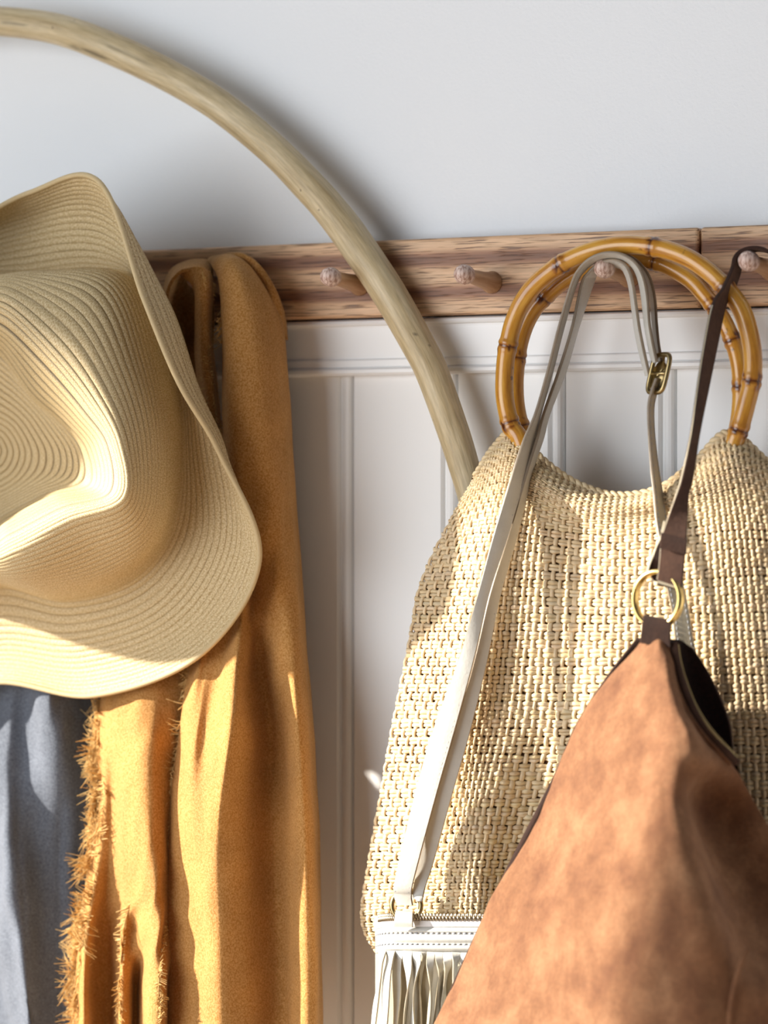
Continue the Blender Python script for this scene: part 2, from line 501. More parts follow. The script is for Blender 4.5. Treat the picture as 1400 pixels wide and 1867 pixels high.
# ---------------------------------------------------------------- bentwood hoop
hp = [(-760, 560), (-660, 420), (-500, 250), (-330, 120), (-160, 55), (-80, 40), (0, 39), (100, 52), (195, 85), (300, 134), (400, 193), (497, 272), (567, 343), (600, 380), (640, 432), (706, 530), (763, 630),
      (789, 683), (827, 789), (846, 850), (862, 905), (880, 985), (892, 1080), (900, 1180), (903, 1300)]
rad = [27, 27, 27, 28, 29, 29, 29, 30, 31, 31, 31, 31, 32, 32, 33, 32.5, 31, 30.5, 29.5, 28.5, 28, 27, 27, 27, 27]
DH = 0.036
w = PA([(x, y, DH) for x, y in hp])
n = 420
ts = np.linspace(0, len(w) - 1, n)
c = cr(w, ts); r = cr(np.array(rad, float)[:, None] / 2600.0 * 0.97, ts)[:, 0]
r *= 1 + 0.018 * np.array([n3(q, 14) for q in c])
b = MB()
seg = 36
base = b.n
g = b.tube(c, r, seg)
V = b.v[0]
# worn dark scars along the inner side
scars = [((432, 236), (20, 9), 0.85), ((416, 222), (10, 5), .7), ((95, 62), (52, 5), .6), ((25, 42), (30, 4), .5), ((175, 98), (28, 5), 0.65), ((135, 88), (14, 5), .5), ((452, 236), (5, 4), 0.5), ((330, 128), (18, 3), .3),
         ((757, 612), (3, 3), .7), ((775, 648), (3, 4), .7), ((820, 640), (3, 3), .6), ((600, 340), (3, 3), .6), ((628, 382), (4, 3), .6), ((230, 100), (60, 4), .35), ((750, 560), (14, 8), .4)]
col = np.ones((len(V), 3))
tang = {}
rel = V - CAM
zc = rel @ FWD
spx = 700 + FPX * (rel @ RGT) / zc; spy = 933.5 - FPX * (rel @ UP) / zc
for (sx, sy), (la, lb), amt in scars:
    k = np.argmin((spx - sx) ** 2 + (spy - sy) ** 2)
    i = k // seg
    t = c[min(i + 2, n - 1)] - c[max(i - 2, 0)]; t /= np.linalg.norm(t)
    q = V - V[k]
    al_ = q @ t; pe = np.linalg.norm(q - al_[:, None] * t, axis=1)
    ns = np.array([n3(v, 260, 3) for v in V]) if False else 0
    dd = (al_ / (la / 2600)) ** 2 + (pe / (lb / 2600)) ** 2
    m = np.clip(1.5 - dd, 0, 1)
    col *= (1 - amt * m)[:, None]
b.col[0] = col
hoop = b.build('bentwood_hoop', M['hoop'])
tag(hoop, 'thick bent peeled branch hoop arching over the rail against the wall', 'hoop')

# ---------------------------------------------------------------- straw hat
# closed rings, 16 directions clockwise from the top, as (px, py, d)
HX = -20
def ring(vals, fall=0.0):
    """vals: 9 points N..S; the unseen left side mirrors them"""
    out = list(vals)
    for k in range(7, 0, -1):
        x, y, d = vals[k]
        # mirrored about the hat's own axis: undo and redo the sideways shift of the depth
        xm = 2 * (HX + 1162 * 0.09) - (x + 1162 * d) - 1162 * d
        if k >= 6: y += (75 if k == 7 else 40) * fall
        out.append((xm, y, d))
    return out
R = []
cz = 0.128
R.append([(HX + 2 * math.sin(a), 820 - 2 * math.cos(a), cz) for a in np.arange(16) / 16 * 2 * math.pi])
R.append(ring([(-22, 745, .131), (4, 755, .131), (28, 772, .131), (45, 797, .131), (55, 825, .131), (50, 852, .131), (32, 875, .131), (5, 892, .131), (-22, 898, .131)]))
R.append(ring([(-25, 670, .136), (15, 690, .136), (62, 735, .136), (96, 775, .136), (126, 822, .136), (122, 868, .137), (66, 895, .137), (8, 925, .137), (-22, 940, .137)]))
R.append(ring([(-28, 628, .142), (6, 640, .142), (62, 716, .142), (118, 766, .142), (160, 818, .142), (165, 884, .142), (92, 906, .142), (16, 945, .142), (-22, 965, .142)]))
R.append(ring([(-36, 592, .166), (8, 596, .168), (86, 672, .168), (152, 748, .167), (196, 812, .166), (200, 898, .166), (112, 926, .167), (22, 972, .167), (-24, 990, .167)]))
R.append(ring([(-46, 556, .180), (14, 556, .181), (104, 640, .182), (172, 728, .181), (216, 810, .180), (222, 906, .179), (124, 944, .180), (26, 994, .180), (-30, 1010, .179)]))
R.append(ring([(-54, 524, .180), (28, 522, .181), (132, 590, .184), (200, 700, .184), (238, 812, .182), (236, 922, .180), (140, 966, .181), (34, 1012, .180), (-34, 1026, .178)]))
R.append(ring([(-50, 510, .168), (58, 500, .172), (186, 528, .170), (246, 668, .170), (276, 812, .168), (262, 948, .167), (166, 1006, .168), (48, 1044, .166), (-34, 1046, .164)]))
R.append(ring([(-30, 506, .140), (100, 495, .142), (226, 508, .140), (288, 665, .138), (308, 812, .136), (290, 962, .136), (200, 1040, .136), (72, 1068, .134), (-28, 1058, .132)]))
R.append(ring([(0, 508, .104), (136, 498, .106), (252, 520, .104), (308, 668, .104), (324, 812, .102), (304, 966, .100), (224, 1054, .098), (100, 1088, .096), (-10, 1062, .096)]))
R.append(ring([(20, 500, .086), (166, 486, .090), (266, 520, .090), (322, 672, .092), (336, 816, .090), (322, 966, .086), (250, 1064, .082), (122, 1100, .078), (0, 1075, .076)]))
R.append(ring([(20, 455, .082), (180, 440, .090), (275, 528, .098), (342, 694, .100), (362, 818, .092), (372, 984, .086), (288, 1108, .079), (140, 1160, .073), (0, 1150, .071)], 0.4))
R.append(ring([(26, 408, .088), (186, 386, .104), (300, 540, .112), (360, 706, .112), (406, 826, .100), (424, 1000, .090), (330, 1148, .080), (156, 1212, .073), (-8, 1200, .071)], 0.7))
R.append(ring([(42, 373, .108), (186, 352, .126), (291, 545, .136), (350, 702, .130), (410, 828, .112), (456, 1012, .096), (354, 1174, .085), (166, 1246, .077), (-14, 1230, .075)], 0.9))
R.append(ring([(52, 352, .122), (180, 331, .144), (262, 545, .156), (326, 698, .148), (400, 826, .124), (473, 1018, .103), (368, 1192, .090), (171, 1268, .082), (-20, 1246, .080)], 1.0))
R = np.array(R, float)
for k_, (x_, y_) in zip((11, 12, 13, 14), ((-125, 500), (-120, 465), (-115, 444), (-110, 430))): R[k_, 15, :2] = (x_, y_)
for k_ in (0, 1, 2, 3): R[k_, :, 2] -= (0.036, 0.036, 0.034, 0.026)[k_]
for k_, am in ((6, .009), (7, .018), (8, .012)): R[k_, 1:7, 2] -= am
for k_ in range(0, 10):
    ctr_w = HX + 1162 * 0.09
    for j in range(9, 16):
        wx = R[k_, j, 0] + 1162 * R[k_, j, 2]
        R[k_, j, 0] = ctr_w + (wx - ctr_w) * 0.52 - 1162 * R[k_, j, 2]
hatc = PA(R)
# the shoulders of the ridge are sharp, so the rows are interpolated in 3D
nrr, ncc = 860, 300
# radial parameter spread by mean arc length
seglen = np.linalg.norm(np.diff(hatc, axis=0), axis=2)[:, :9].mean(1)
cum = np.concatenate([[0], np.cumsum(seglen)])
s = np.linspace(0, cum[-1], nrr)
tr = np.interp(s, cum, np.arange(len(cum)))
a_ = cr(hatc, tr)
hatg = np.swapaxes(cr(np.swapaxes(a_, 0, 1), np.arange(ncc) / ncc * 16, True), 0, 1)
nm = normals(hatg, True)
PITCH = 0.0047
# stretched braid rows on the steep inner wall of the dent
wgt = np.interp((s[1:] + s[:-1]) / 2, [cum[2], cum[3], cum[4], cum[5]], [1.0, 0.36, 0.36, 1.0])
s_eff = np.concatenate([[0], np.cumsum(np.diff(s) * wgt)])
ph = (s_eff / PITCH) % 1.0
rib = (np.abs(np.sin(math.pi * ph))) ** 0.6
wob = nfield(hatg[::8, ::6], 22, 5)
wob = np.repeat(np.repeat(wob, 8, 0)[:nrr], 6, 1)[:, :ncc]
disp = (rib[:, None] - 0.6) * np.interp(s, [cum[2], cum[3], cum[4], cum[5]], [0.0014, 0.0026, 0.0026, 0.0013])[:, None]
hat3 = hatg + nm * (-disp[..., None])
U_ = np.tile(np.arange(ncc) / ncc, (nrr, 1)); Vv = np.tile(s[:, None] / 0.45, (1, ncc))
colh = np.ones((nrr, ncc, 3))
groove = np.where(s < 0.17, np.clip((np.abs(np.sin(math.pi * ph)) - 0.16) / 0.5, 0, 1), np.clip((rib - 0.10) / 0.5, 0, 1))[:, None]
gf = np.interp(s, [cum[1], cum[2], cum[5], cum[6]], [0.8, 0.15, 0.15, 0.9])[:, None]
colh *= np.stack([1 - (1 - 0.50 * gf) * (1 - groove), 1 - (1 - 0.40 * gf) * (1 - groove), 1 - (1 - 0.26 * gf) * (1 - groove)], -1)  # crease shade between braid rows, painted into the vertex colour
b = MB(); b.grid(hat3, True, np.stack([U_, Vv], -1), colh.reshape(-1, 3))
hat = empty('straw_hat')
tag(hat, 'cream straw cowboy style hat with dented crown and curled brim hanging on the rail', 'hat')
ho = b.build('hat_body', M['hat'], hat)
solidify(ho, 0.0016, 0)
# bound edge of the brim
b = MB(); b.tube(hatg[-1], 0.0019, 8, True)
b.build('brim_edge', M['hat'], ho)

# ---------------------------------------------------------------- cloths
def cloth(rows, nr, nc, amp=0.0008, sc=60, an=(1, 1, 0.4), seed=1.0, big=0.0, bsc=12):
    g = surf(PA(rows), nr, nc)
    nm = normals(g)
    f = nfield(g, sc, seed, an) * amp
    if big: f = f + nfield(g, bsc, seed + 4, an) * big
    return g + nm * f[..., None]

def threads(edge, count, L, dirs, mb, r=0.00042, curl=1.0, spread=0.35):
    """loose threads along an edge polyline; dirs: mean direction in (screen right, screen down, towards viewer)"""
    e = np.asarray(edge)
    k = 0
    while k < count:
        m = random.choice([4, 7, 10, 14])
        t0 = random.random() * (len(e) - 1)
        cd0 = np.array([dirs[0] + random.gauss(0, spread), dirs[1] + random.gauss(0, spread), dirs[2] + random.gauss(0, spread * .6)])
        bend0 = np.array([random.gauss(0, 1), random.gauss(0, 1), random.gauss(0, 1)]) * 0.62 * curl - UP * 0.15
        l0 = L * random.uniform(0.6, 1.5)
        for _ in range(m):
            k += 1
            t = min(max(t0 + random.gauss(0, 5.0), 0), len(e) - 1.001)
            i = int(t); f = t - i
            p = e[i] * (1 - f) + e[i + 1] * f
            d = cd0 + np.array([random.gauss(0, .07) for _ in range(3)])
            d = RGT * d[0] - UP * d[1] - FWD * d[2]
            d /= np.linalg.norm(d)
            l = l0 * random.uniform(0.75, 1.15)
            q = [p - d * 0.002]
            cd_ = d.copy()
            bend = bend0 + np.array([random.gauss(0, .12) for _ in range(3)])
            for s_ in range(8):
                q.append(q[-1] + cd_ * l / 8)
                cd_ = cd_ + bend * 0.55; cd_ /= np.linalg.norm(cd_)
                if s_ == 4: bend = -bend * 0.5
            rr = r * random.uniform(0.8, 1.4)
            mb.tube(q, np.linspace(rr, rr * 0.45, 9), 4, caps=False)

scarf = empty('mustard_scarf')
tag(scarf, 'mustard yellow woollen scarf with frayed edges draped over a peg beside the hat', 'scarf')
# main front fall: knots left to right
main = [
 # y ~ top behind
 [(372, 476, .022), (380, 470, .026), (392, 466, .030), (408, 464, .034), (424, 464, .036), (438, 467, .034), (450, 472, .031), (460, 478, .028), (470, 488, .026), (478, 500, .024), (486, 510, .023), (492, 520, .022)],
 [(385, 484, .060), (392, 477, .064), (404, 470, .068), (418, 468, .070), (430, 470, .069), (442, 475, .066), (456, 486, .060), (468, 498, .054), (480, 512, .046), (490, 526, .038), (500, 540, .032), (508, 552, .026)],
 [(396, 520, .074), (402, 515, .080), (412, 510, .084), (424, 508, .085), (438, 510, .084), (452, 516, .080), (468, 526, .073), (482, 538, .065), (494, 550, .056), (504, 562, .046), (512, 572, .038), (517, 580, .028)],
 [(400, 600, .078), (404, 600, .086), (416, 600, .090), (430, 600, .091), (446, 600, .089), (462, 602, .085), (478, 605, .078), (492, 608, .069), (504, 612, .060), (514, 616, .050), (520, 620, .040), (523, 624, .030)],
 [(404, 720, .078), (408, 720, .088), (420, 720, .092), (436, 720, .092), (454, 720, .090), (470, 720, .086), (484, 720, .080), (498, 720, .072), (510, 720, .063), (520, 720, .053), (526, 720, .042), (529, 720, .030)],
 [(406, 850, .074), (412, 850, .084), (424, 850, .088), (440, 850, .088), (458, 850, .086), (474, 850, .083), (490, 850, .078), (504, 850, .071), (516, 850, .062), (526, 850, .052), (532, 850, .041), (535, 850, .030)],
 [(404, 980, .064), (412, 980, .074), (424, 980, .080), (440, 980, .082), (456, 980, .080), (472, 980, .078), (490, 980, .076), (508, 980, .071), (522, 980, .063), (534, 980, .053), (541, 980, .042), (545, 980, .030)],
 [(396, 1090, .058), (408, 1090, .066), (422, 1090, .076), (438, 1090, .080), (448, 1090, .074), (460, 1090, .062), (480, 1090, .066), (500, 1090, .072), (522, 1090, .068), (542, 1090, .058), (552, 1090, .044), (558, 1090, .030)],
 [(348, 1200, .062), (362, 1200, .078), (380, 1200, .076), (406, 1200, .076), (426, 1200, .092), (442, 1200, .086), (462, 1200, .062), (486, 1200, .058), (512, 1200, .072), (536, 1200, .073), (556, 1200, .056), (566, 1200, .034)],
 [(326, 1340, .074), (340, 1340, .090), (356, 1340, .097), (376, 1340, .094), (398, 1340, .106), (420, 1340, .114), (448, 1340, .094), (484, 1340, .062), (512, 1340, .062), (540, 1340, .086), (562, 1340, .072), (576, 1340, .040)],
 [(310, 1480, .082), (326, 1480, .094), (344, 1480, .103), (366, 1480, .108), (388, 1480, .114), (406, 1480, .114), (440, 1480, .096), (482, 1480, .066), (514, 1480, .062), (546, 1480, .086), (568, 1480, .076), (583, 1480, .042)],
 [(303, 1620, .086), (320, 1620, .092), (340, 1620, .098), (362, 1620, .106), (384, 1620, .112), (406, 1620, .110), (440, 1620, .096), (484, 1620, .068), (516, 1620, .062), (550, 1620, .086), (572, 1620, .078), (588, 1620, .044)],
 [(300, 1760, .086), (318, 1760, .090), (338, 1760, .094), (360, 1760, .100), (384, 1760, .108), (408, 1760, .108), (444, 1760, .094), (488, 1760, .070), (518, 1760, .064), (550, 1760, .084), (574, 1760, .078), (590, 1760, .044)],
 [(298, 1940, .086), (318, 1940, .090), (338, 1940, .094), (362, 1940, .100), (386, 1940, .108), (410, 1940, .108), (446, 1940, .094), (488, 1940, .072), (520, 1940, .066), (550, 1940, .084), (574, 1940, .078), (592, 1940, .044)]]
g_main = cloth(main, 420, 220, 0.0010, 70, (1, 1, .35), 1, 0.0030, 16)
b = MB(); b.grid(g_main); o = o_main = b.build('front_fall', M['scarf'], scarf); solidify(o, 0.0016, 1)
# fold lying behind the hump, right side
back = [[(395, 466, .028), (420, 460, .030), (445, 464, .030), (462, 474, .028), (474, 486, .026)],
        [(420, 462, .052), (442, 462, .055), (462, 472, .052), (478, 488, .044), (490, 505, .030)],
        [(440, 480, .055), (462, 484, .056), (484, 498, .052), (500, 520, .042), (508, 540, .026)],
        [(470, 520, .050), (490, 524, .052), (506, 540, .046), (516, 560, .036), (521, 578, .024)],
        [(480, 600, .045), (500, 600, .047), (514, 605, .040), (522, 612, .032), (525, 620, .023)]]
g = cloth(back, 60, 50, 0.0004)
b = MB(); b.grid(g); o = b.build('rear_fold', M['scarf'], scarf); solidify(o, 0.0016, 1)
# loop at the left with its opening and the narrow inner roll with a raw edge
loop = [[(303, 640, .030), (300, 580, .034), (300, 545, .036), (304, 512, .038), (318, 488, .040), (345, 476, .040), (372, 474, .036), (392, 480, .032)],
        [(306, 650, .052), (301, 585, .056), (301, 545, .058), (307, 514, .060), (324, 491, .062), (346, 483, .062), (368, 482, .058), (386, 488, .052)],
        [(310, 660, .070), (303, 590, .074), (303, 548, .076), (310, 518, .078), (328, 497, .080), (346, 492, .080), (364, 496, .076), (380, 510, .070)]]
g = cloth([list(r_) for r_ in np.swapaxes(np.array(loop), 0, 1)], 90, 36, 0.0004)
b = MB(); b.grid(g, flip=True); o = b.build('loop_fold', M['scarf'], scarf); solidify(o, 0.0022, 0)
roll = [
 [(330, 500, .072), (340, 490, .078), (356, 486, .082), (370, 488, .080), (382, 494, .070), (386, 500, .060)],
 [(352, 530, .066), (354, 525, .078), (364, 520, .084), (376, 522, .082), (386, 528, .072), (388, 535, .060)],
 [(353, 590, .062), (356, 590, .076), (366, 590, .082), (378, 590, .080), (386, 592, .070), (388, 595, .058)],
 [(355, 660, .060), (359, 660, .074), (370, 660, .080), (382, 660, .078), (390, 660, .068), (391, 660, .056)],
 [(364, 740, .056), (369, 740, .070), (380, 740, .076), (392, 740, .074), (399, 740, .064), (400, 740, .052)],
 [(372, 800, .054), (378, 800, .068), (388, 800, .073), (398, 800, .071), (404, 800, .062), (406, 800, .050)],
 [(380, 900, .050), (386, 900, .060), (396, 900, .066), (406, 900, .064), (412, 900, .056), (414, 900, .046)]]
g_roll = cloth(roll, 140, 36, 0.0012, 90)
b = MB(); b.grid(g_roll); o = o_roll = b.build('rolled_edge', M['scarf'], scarf); solidify(o, 0.0016, 1)
# inner sheet at the far left of the loop going down behind the hat
inner = [[(312, 505, .026), (325, 498, .030), (340, 495, .030), (356, 492, .034), (385, 490, .044)],
         [(303, 560, .028), (315, 560, .036), (335, 560, .031), (352, 565, .036), (388, 570, .048)],
         [(306, 680, .028), (320, 680, .038), (338, 680, .032), (355, 680, .036), (385, 680, .050)],
         [(320, 850, .028), (340, 850, .038), (360, 850, .034), (380, 850, .040), (405, 850, .050)],
         [(330, 1100, .028), (350, 1100, .038), (370, 1100, .038), (390, 1100, .044), (410, 1100, .050)]]
g = cloth(inner, 60, 30, 0.0010)
b = MB(); b.grid(g); o = b.build('rear_fall', M['scarf'], scarf); solidify(o, 0.0016, 1)
# left fall with ragged edge
left = [
 [(196, 1120, .050), (206, 1120, .056), (224, 1120, .060), (240, 1120, .064), (262, 1120, .066), (290, 1120, .066), (320, 1120, .062), (345, 1120, .056), (370, 1120, .050), (400, 1120, .045)],
 [(182, 1270, .062), (192, 1270, .072), (210, 1270, .080), (232, 1270, .085), (254, 1270, .088), (280, 1270, .086), (306, 1270, .078), (330, 1270, .070), (360, 1270, .060), (400, 1270, .050)],
 [(176, 1360, .068), (188, 1360, .078), (206, 1360, .084), (228, 1360, .092), (252, 1360, .098), (276, 1360, .096), (300, 1360, .084), (326, 1360, .070), (356, 1360, .060), (400, 1360, .050)],
 [(180, 1450, .072), (192, 1450, .080), (206, 1450, .080), (226, 1450, .094), (252, 1450, .102), (276, 1450, .101), (298, 1450, .090), (320, 1450, .074), (350, 1450, .062), (400, 1450, .050)],
 [(170, 1540, .074), (184, 1540, .084), (204, 1540, .080), (222, 1540, .090), (248, 1540, .102), (272, 1540, .106), (294, 1540, .098), (314, 1540, .080), (340, 1540, .066), (390, 1540, .052)],
 [(158, 1620, .076), (172, 1620, .086), (196, 1620, .074), (216, 1620, .082), (240, 1620, .094), (262, 1620, .106), (286, 1620, .108), (304, 1620, .092), (330, 1620, .070), (380, 1620, .055)],
 [(146, 1700, .078), (160, 1700, .092), (182, 1700, .070), (204, 1700, .066), (222, 1700, .088), (240, 1700, .082), (262, 1700, .100), (290, 1700, .110), (304, 1700, .092), (350, 1700, .062)],
 [(138, 1780, .080), (154, 1780, .094), (176, 1780, .068), (206, 1780, .060), (218, 1780, .090), (238, 1780, .084), (250, 1780, .066), (266, 1780, .104), (296, 1780, .110), (312, 1780, .080)],
 [(136, 1860, .080), (154, 1860, .094), (176, 1860, .066), (204, 1860, .058), (216, 1860, .090), (236, 1860, .084), (248, 1860, .062), (266, 1860, .104), (294, 1860, .110), (310, 1860, .080)],
 [(134, 1960, .080), (154, 1960, .094), (176, 1960, .066), (204, 1960, .058), (216, 1960, .090), (236, 1960, .084), (248, 1960, .062), (266, 1960, .104), (294, 1960, .110), (310, 1960, .080)]]
left[0] = [(x, y, d - .010) for x, y, d in left[0]]; left[1] = [(x, y, d - .011) for x, y, d in left[1]]
g_left = cloth(left, 280, 150, 0.0012, 80, (1, 1, .4), 9, 0.0020, 18)
b = MB(); b.grid(g_left); o = o_left = b.build('left_fall', M['scarf'], scarf); solidify(o, 0.0014, 1)
# frayed threads
tl, tm, tr2 = MB(), MB(), MB()
def edge(g, j, y0=0, y1=1): 
    n_ = len(g); return g[int(y0 * n_):max(int(y1 * n_), int(y0 * n_) + 2), j]
threads(edge(g_left, 0, 0.12), 1300, 0.0128, (-1.0, 0.05, 0.15), tl, r=0.00030, spread=0.20)
threads(edge(g_left, 6, 0.15), 220, 0.010, (-0.8, 0.5, 0.5), tl)
threads(edge(g_left, 14, 0.3, 0.7), 160, 0.010, (-0.8, 0.6, 0.6), tl)
threads(edge(g_left, 67, 0.55), 110, 0.010, (-0.8, 0.6, 0.3), tl)
threads(edge(g_main, 0, 0.60, 0.84), 260, 0.0095, (-1.0, 0.35, 0.2), tm)
threads(edge(g_left, 130, 0.6), 240, 0.006, (0.9, 0.3, 0.3), tl, curl=1.6)
threads(edge(g_roll, 20, 0.12, 0.95), 110, 0.010, (0.5, 0.7, 0.7), tr2, r=0.0003, curl=1.6, spread=0.7)
threads(edge(g_roll, 30, 0.0, 0.95), 70, 0.008, (0.6, 0.4, 0.5), tr2, r=0.0003, curl=1.8, spread=0.7)
threads(edge(g_main, 0, 0.1, 0.3), 50, 0.006, (-0.5, 0.4, 0.7), tm, r=0.0003, curl=1.8, spread=0.7)
for q, par in ((tl, o_left), (tm, o_main), (tr2, o_roll)): tag(q.build('frayed_threads', M['thread'], par), kind='stuff')

# blue grey linen garment
lin = [
 [(-140, 1150, .05), (-70, 1150, .06), (-20, 1150, .058), (20, 1150, .062), (60, 1150, .066), (100, 1150, .064), (130, 1150, .05), (160, 1150, .042), (190, 1150, .012)],
 [(-140, 1270, .05), (-70, 1270, .062), (-20, 1270, .058), (18, 1270, .064), (50, 1270, .060), (84, 1270, .074), (112, 1270, .062), (145, 1270, .044), (190, 1270, .012)],
 [(-140, 1380, .05), (-70, 1380, .062), (-20, 1380, .066), (10, 1380, .070), (44, 1380, .062), (78, 1380, .066), (112, 1380, .066), (142, 1380, .046), (190, 1380, .012)],
 [(-120, 1480, .05), (-60, 1480, .060), (-25, 1480, .066), (8, 1480, .078), (40, 1480, .070), (75, 1480, .062), (108, 1480, .056), (140, 1480, .048), (190, 1480, .012)],
 [(-90, 1600, .05), (-50, 1600, .055), (-20, 1600, .062), (12, 1600, .084), (38, 1600, .078), (72, 1600, .064), (104, 1600, .055), (138, 1600, .046), (180, 1600, .012)],
 [(-70, 1720, .045), (-40, 1720, .050), (-5, 1720, .058), (28, 1720, .084), (52, 1720, .080), (80, 1720, .064), (108, 1720, .054), (138, 1720, .046), (170, 1720, .012)],
 [(-60, 1860, .045), (-30, 1860, .050), (10, 1860, .056), (44, 1860, .082), (66, 1860, .078), (90, 1860, .064), (112, 1860, .052), (136, 1860, .045), (165, 1860, .012)],
 [(-50, 1980, .045), (-20, 1980, .050), (20, 1980, .056), (54, 1980, .080), (74, 1980, .076), (96, 1980, .064), (116, 1980, .052), (138, 1980, .045), (165, 1980, .012)]]
g = cloth(lin, 240, 130, 0.0022, 55, (1, 1, .6), 14, 0.0070, 24)
b = MB(); b.grid(g); o = b.build('linen_garment', M['linen']); solidify(o, 0.0010, 1)
tag(o, 'grey blue linen garment hanging below the brim of the straw hat', 'clothing')
nav = [[(-260, 1300, .05), (-160, 1300, .06), (-60, 1300, .058), (0, 1300, .040)],
       [(-240, 1480, .06), (-140, 1480, .072), (-50, 1480, .070), (10, 1480, .050)],
       [(-240, 1620, .07), (-130, 1620, .088), (-40, 1620, .090), (18, 1620, .052)],
       [(-240, 1760, .07), (-120, 1760, .090), (-30, 1760, .094), (34, 1760, .052)],
       [(-240, 1960, .07), (-110, 1960, .090), (-20, 1960, .094), (44, 1960, .052)]]
nav = [[(x, y, d - 0.042) for x, y, d in r_] for r_ in nav]
lin_front = None
g = cloth(nav, 90, 60, 0.0012, 50, (1, 1, .5), 21, 0.003, 20)
b = MB(); b.grid(g); o = b.build('navy_garment', M['navy']); solidify(o, 0.0010, 1)
tag(o, 'dark navy garment edge left of the grey blue linen at the bottom', 'clothing')

# ---------------------------------------------------------------- straw tote
tote = empty('straw_tote')
tag(tote, 'woven natural straw tote bag with round bamboo handles hanging on the rail', 'bag')
TX = lambda xs, ys, ds: [(x, y, d) for x, y, d in zip(xs, ys, ds)]
tg = [
 TX([868, 902, 942, 985, 1050, 1125, 1205, 1272, 1328, 1392, 1450], [868, 816, 783, 836, 882, 904, 890, 838, 790, 838, 895], [.066, .060, .066, .068, .068, .070, .070, .070, .068, .060, 0.056]),
 TX([850, 890, 930, 975, 1043, 1122, 1203, 1276, 1336, 1400, 1470], [900, 862, 842, 870, 910, 926, 914, 878, 846, 866, 915], [.066, .070, .078, .081, .084, .086, .086, .085, .080, .068, 0.056]),
 TX([822, 868, 912, 962, 1036, 1120, 1205, 1284, 1352, 1422, 1500], [950, 936, 928, 934, 950, 958, 951, 936, 926, 934, 955], [.066, .074, .088, .082, .080, .082, .083, .084, .080, .070, .042]),
 TX([768, 828, 884, 946, 1030, 1118, 1206, 1292, 1368, 1444, 1530], [1065, 1062, 1060, 1060, 1064, 1068, 1066, 1060, 1056, 1058, 1065], [.066, .078, .094, .086, .084, .088, .090, .090, .084, .072, 0.056]),
 TX([744, 806, 866, 934, 1022, 1114, 1208, 1298, 1380, 1460, 1550], [1190] * 11, [.066, .080, .098, .088, .086, .092, .094, .094, .088, .074, 0.056]),
 TX([718, 784, 848, 918, 1010, 1108, 1206, 1302, 1390, 1474, 1566], [1320] * 11, [.066, .082, .100, .092, .084, .094, .098, .098, .090, .076, 0.056]),
 TX([695, 764, 830, 890, 985, 1100, 1204, 1304, 1396, 1484, 1580], [1450] * 11, [.066, .082, .100, .098, .080, .094, .100, .100, .092, .076, 0.056]),
 TX([672, 746, 812, 868, 950, 1088, 1200, 1304, 1400, 1490, 1590], [1580] * 11, [.066, .080, .098, .102, .082, .092, .100, .100, .092, .076, 0.056]),
 TX([661, 734, 802, 862, 935, 1076, 1194, 1302, 1402, 1494, 1594], [1680] * 11, [.066, .076, .092, .098, .088, .090, .096, .096, .088, .074, 0.056]),
 TX([690, 742, 804, 868, 945, 1076, 1192, 1298, 1394, 1480, 1560], [1745, 1762, 1768, 1770] + [1770] * 7, [.066, .062, .076, .082, .080, .080, .082, .082, .076, .062, 0.056])]
tc = PA(tg)
NCOL, NROW = 64, 73
bg = surf(tc, 150, 130)
nb = normals(bg)
b = MB(); b.grid(bg - nb * -0.0)
# inner layer, just behind the strands
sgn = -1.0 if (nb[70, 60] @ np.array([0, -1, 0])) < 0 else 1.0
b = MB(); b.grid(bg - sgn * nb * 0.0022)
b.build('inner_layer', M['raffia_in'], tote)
# weave
SPC = 4
def warp_field(rows, cols):
    c = surf(tc, rows, cols); return c, normals(c) * sgn
# weft
wm = MB()
nsm = NCOL * SPC + 1
rowt = []
tr_ = np.linspace(0.008, 0.992, NROW)
ctr = cr(tc, tr_ * (len(tc) - 1))
ctr = np.swapaxes(cr(np.swapaxes(ctr, 0, 1), np.linspace(0, 10, nsm)), 0, 1)
fin = surf(tc, NROW * 3, nsm)
nfin = normals(fin) * sgn
pitch_row = np.linalg.norm(np.diff(ctr, axis=0), axis=2)
pitch_row = np.vstack([pitch_row, pitch_row[-1:]])
ii = np.arange(nsm)
for j in range(NROW):
    jj = min(int(tr_[j] * (NROW * 3 - 1)), NROW * 3 - 1)
    nrm = nfin[jj]
    p = ctr[j].copy()
    phase = math.pi * (ii / SPC + j)
    amp = 0.0010
    jit = np.array([n3(q, 110, j * 0.37) for q in p])
    off = amp * np.cos(phase) + 0.0004 * jit
    wv = cr(tc, [tr_[j] * (len(tc) - 1)])
    dz = UP * (0.0006 * np.array([n3(q, 60, 40 + j) for q in p]))[:, None]
    p = p + nrm * off[:, None] + dz
    hw = pitch_row[j] * (0.39 + 0.12 * random.random()) * (1 + 0.35 * jit + 0.14 * np.cos(phase))
    t = np.gradient(p, axis=0); t /= np.linalg.norm(t, axis=1, keepdims=True)
    sd_ = np.cross(nrm, t); sd_ /= np.linalg.norm(sd_, axis=1, keepdims=True)
    a6 = np.arange(6) / 6 * 2 * math.pi
    for q in (-1, 1):
        jq = np.array([n3(v_, 160, 9 * q + j) for v_ in p])
        pc = p + sd_ * (q * hw * (0.50 + 0.10 * jq))[:, None] + nrm * (0.0004 * jq)[:, None]
        hq = hw * 0.54 * (1 + 0.15 * jq)
        gg = pc[:, None] + np.cos(a6)[None, :, None] * sd_[:, None] * hq[:, None, None] + np.sin(a6)[None, :, None] * nrm[:, None] * 0.0010
        tn = random.uniform(0.84, 1.06)
        wm.grid(gg, True, None, np.array([tn, tn * random.uniform(0.95, 1.0), tn * random.uniform(0.88, 1.0)]))
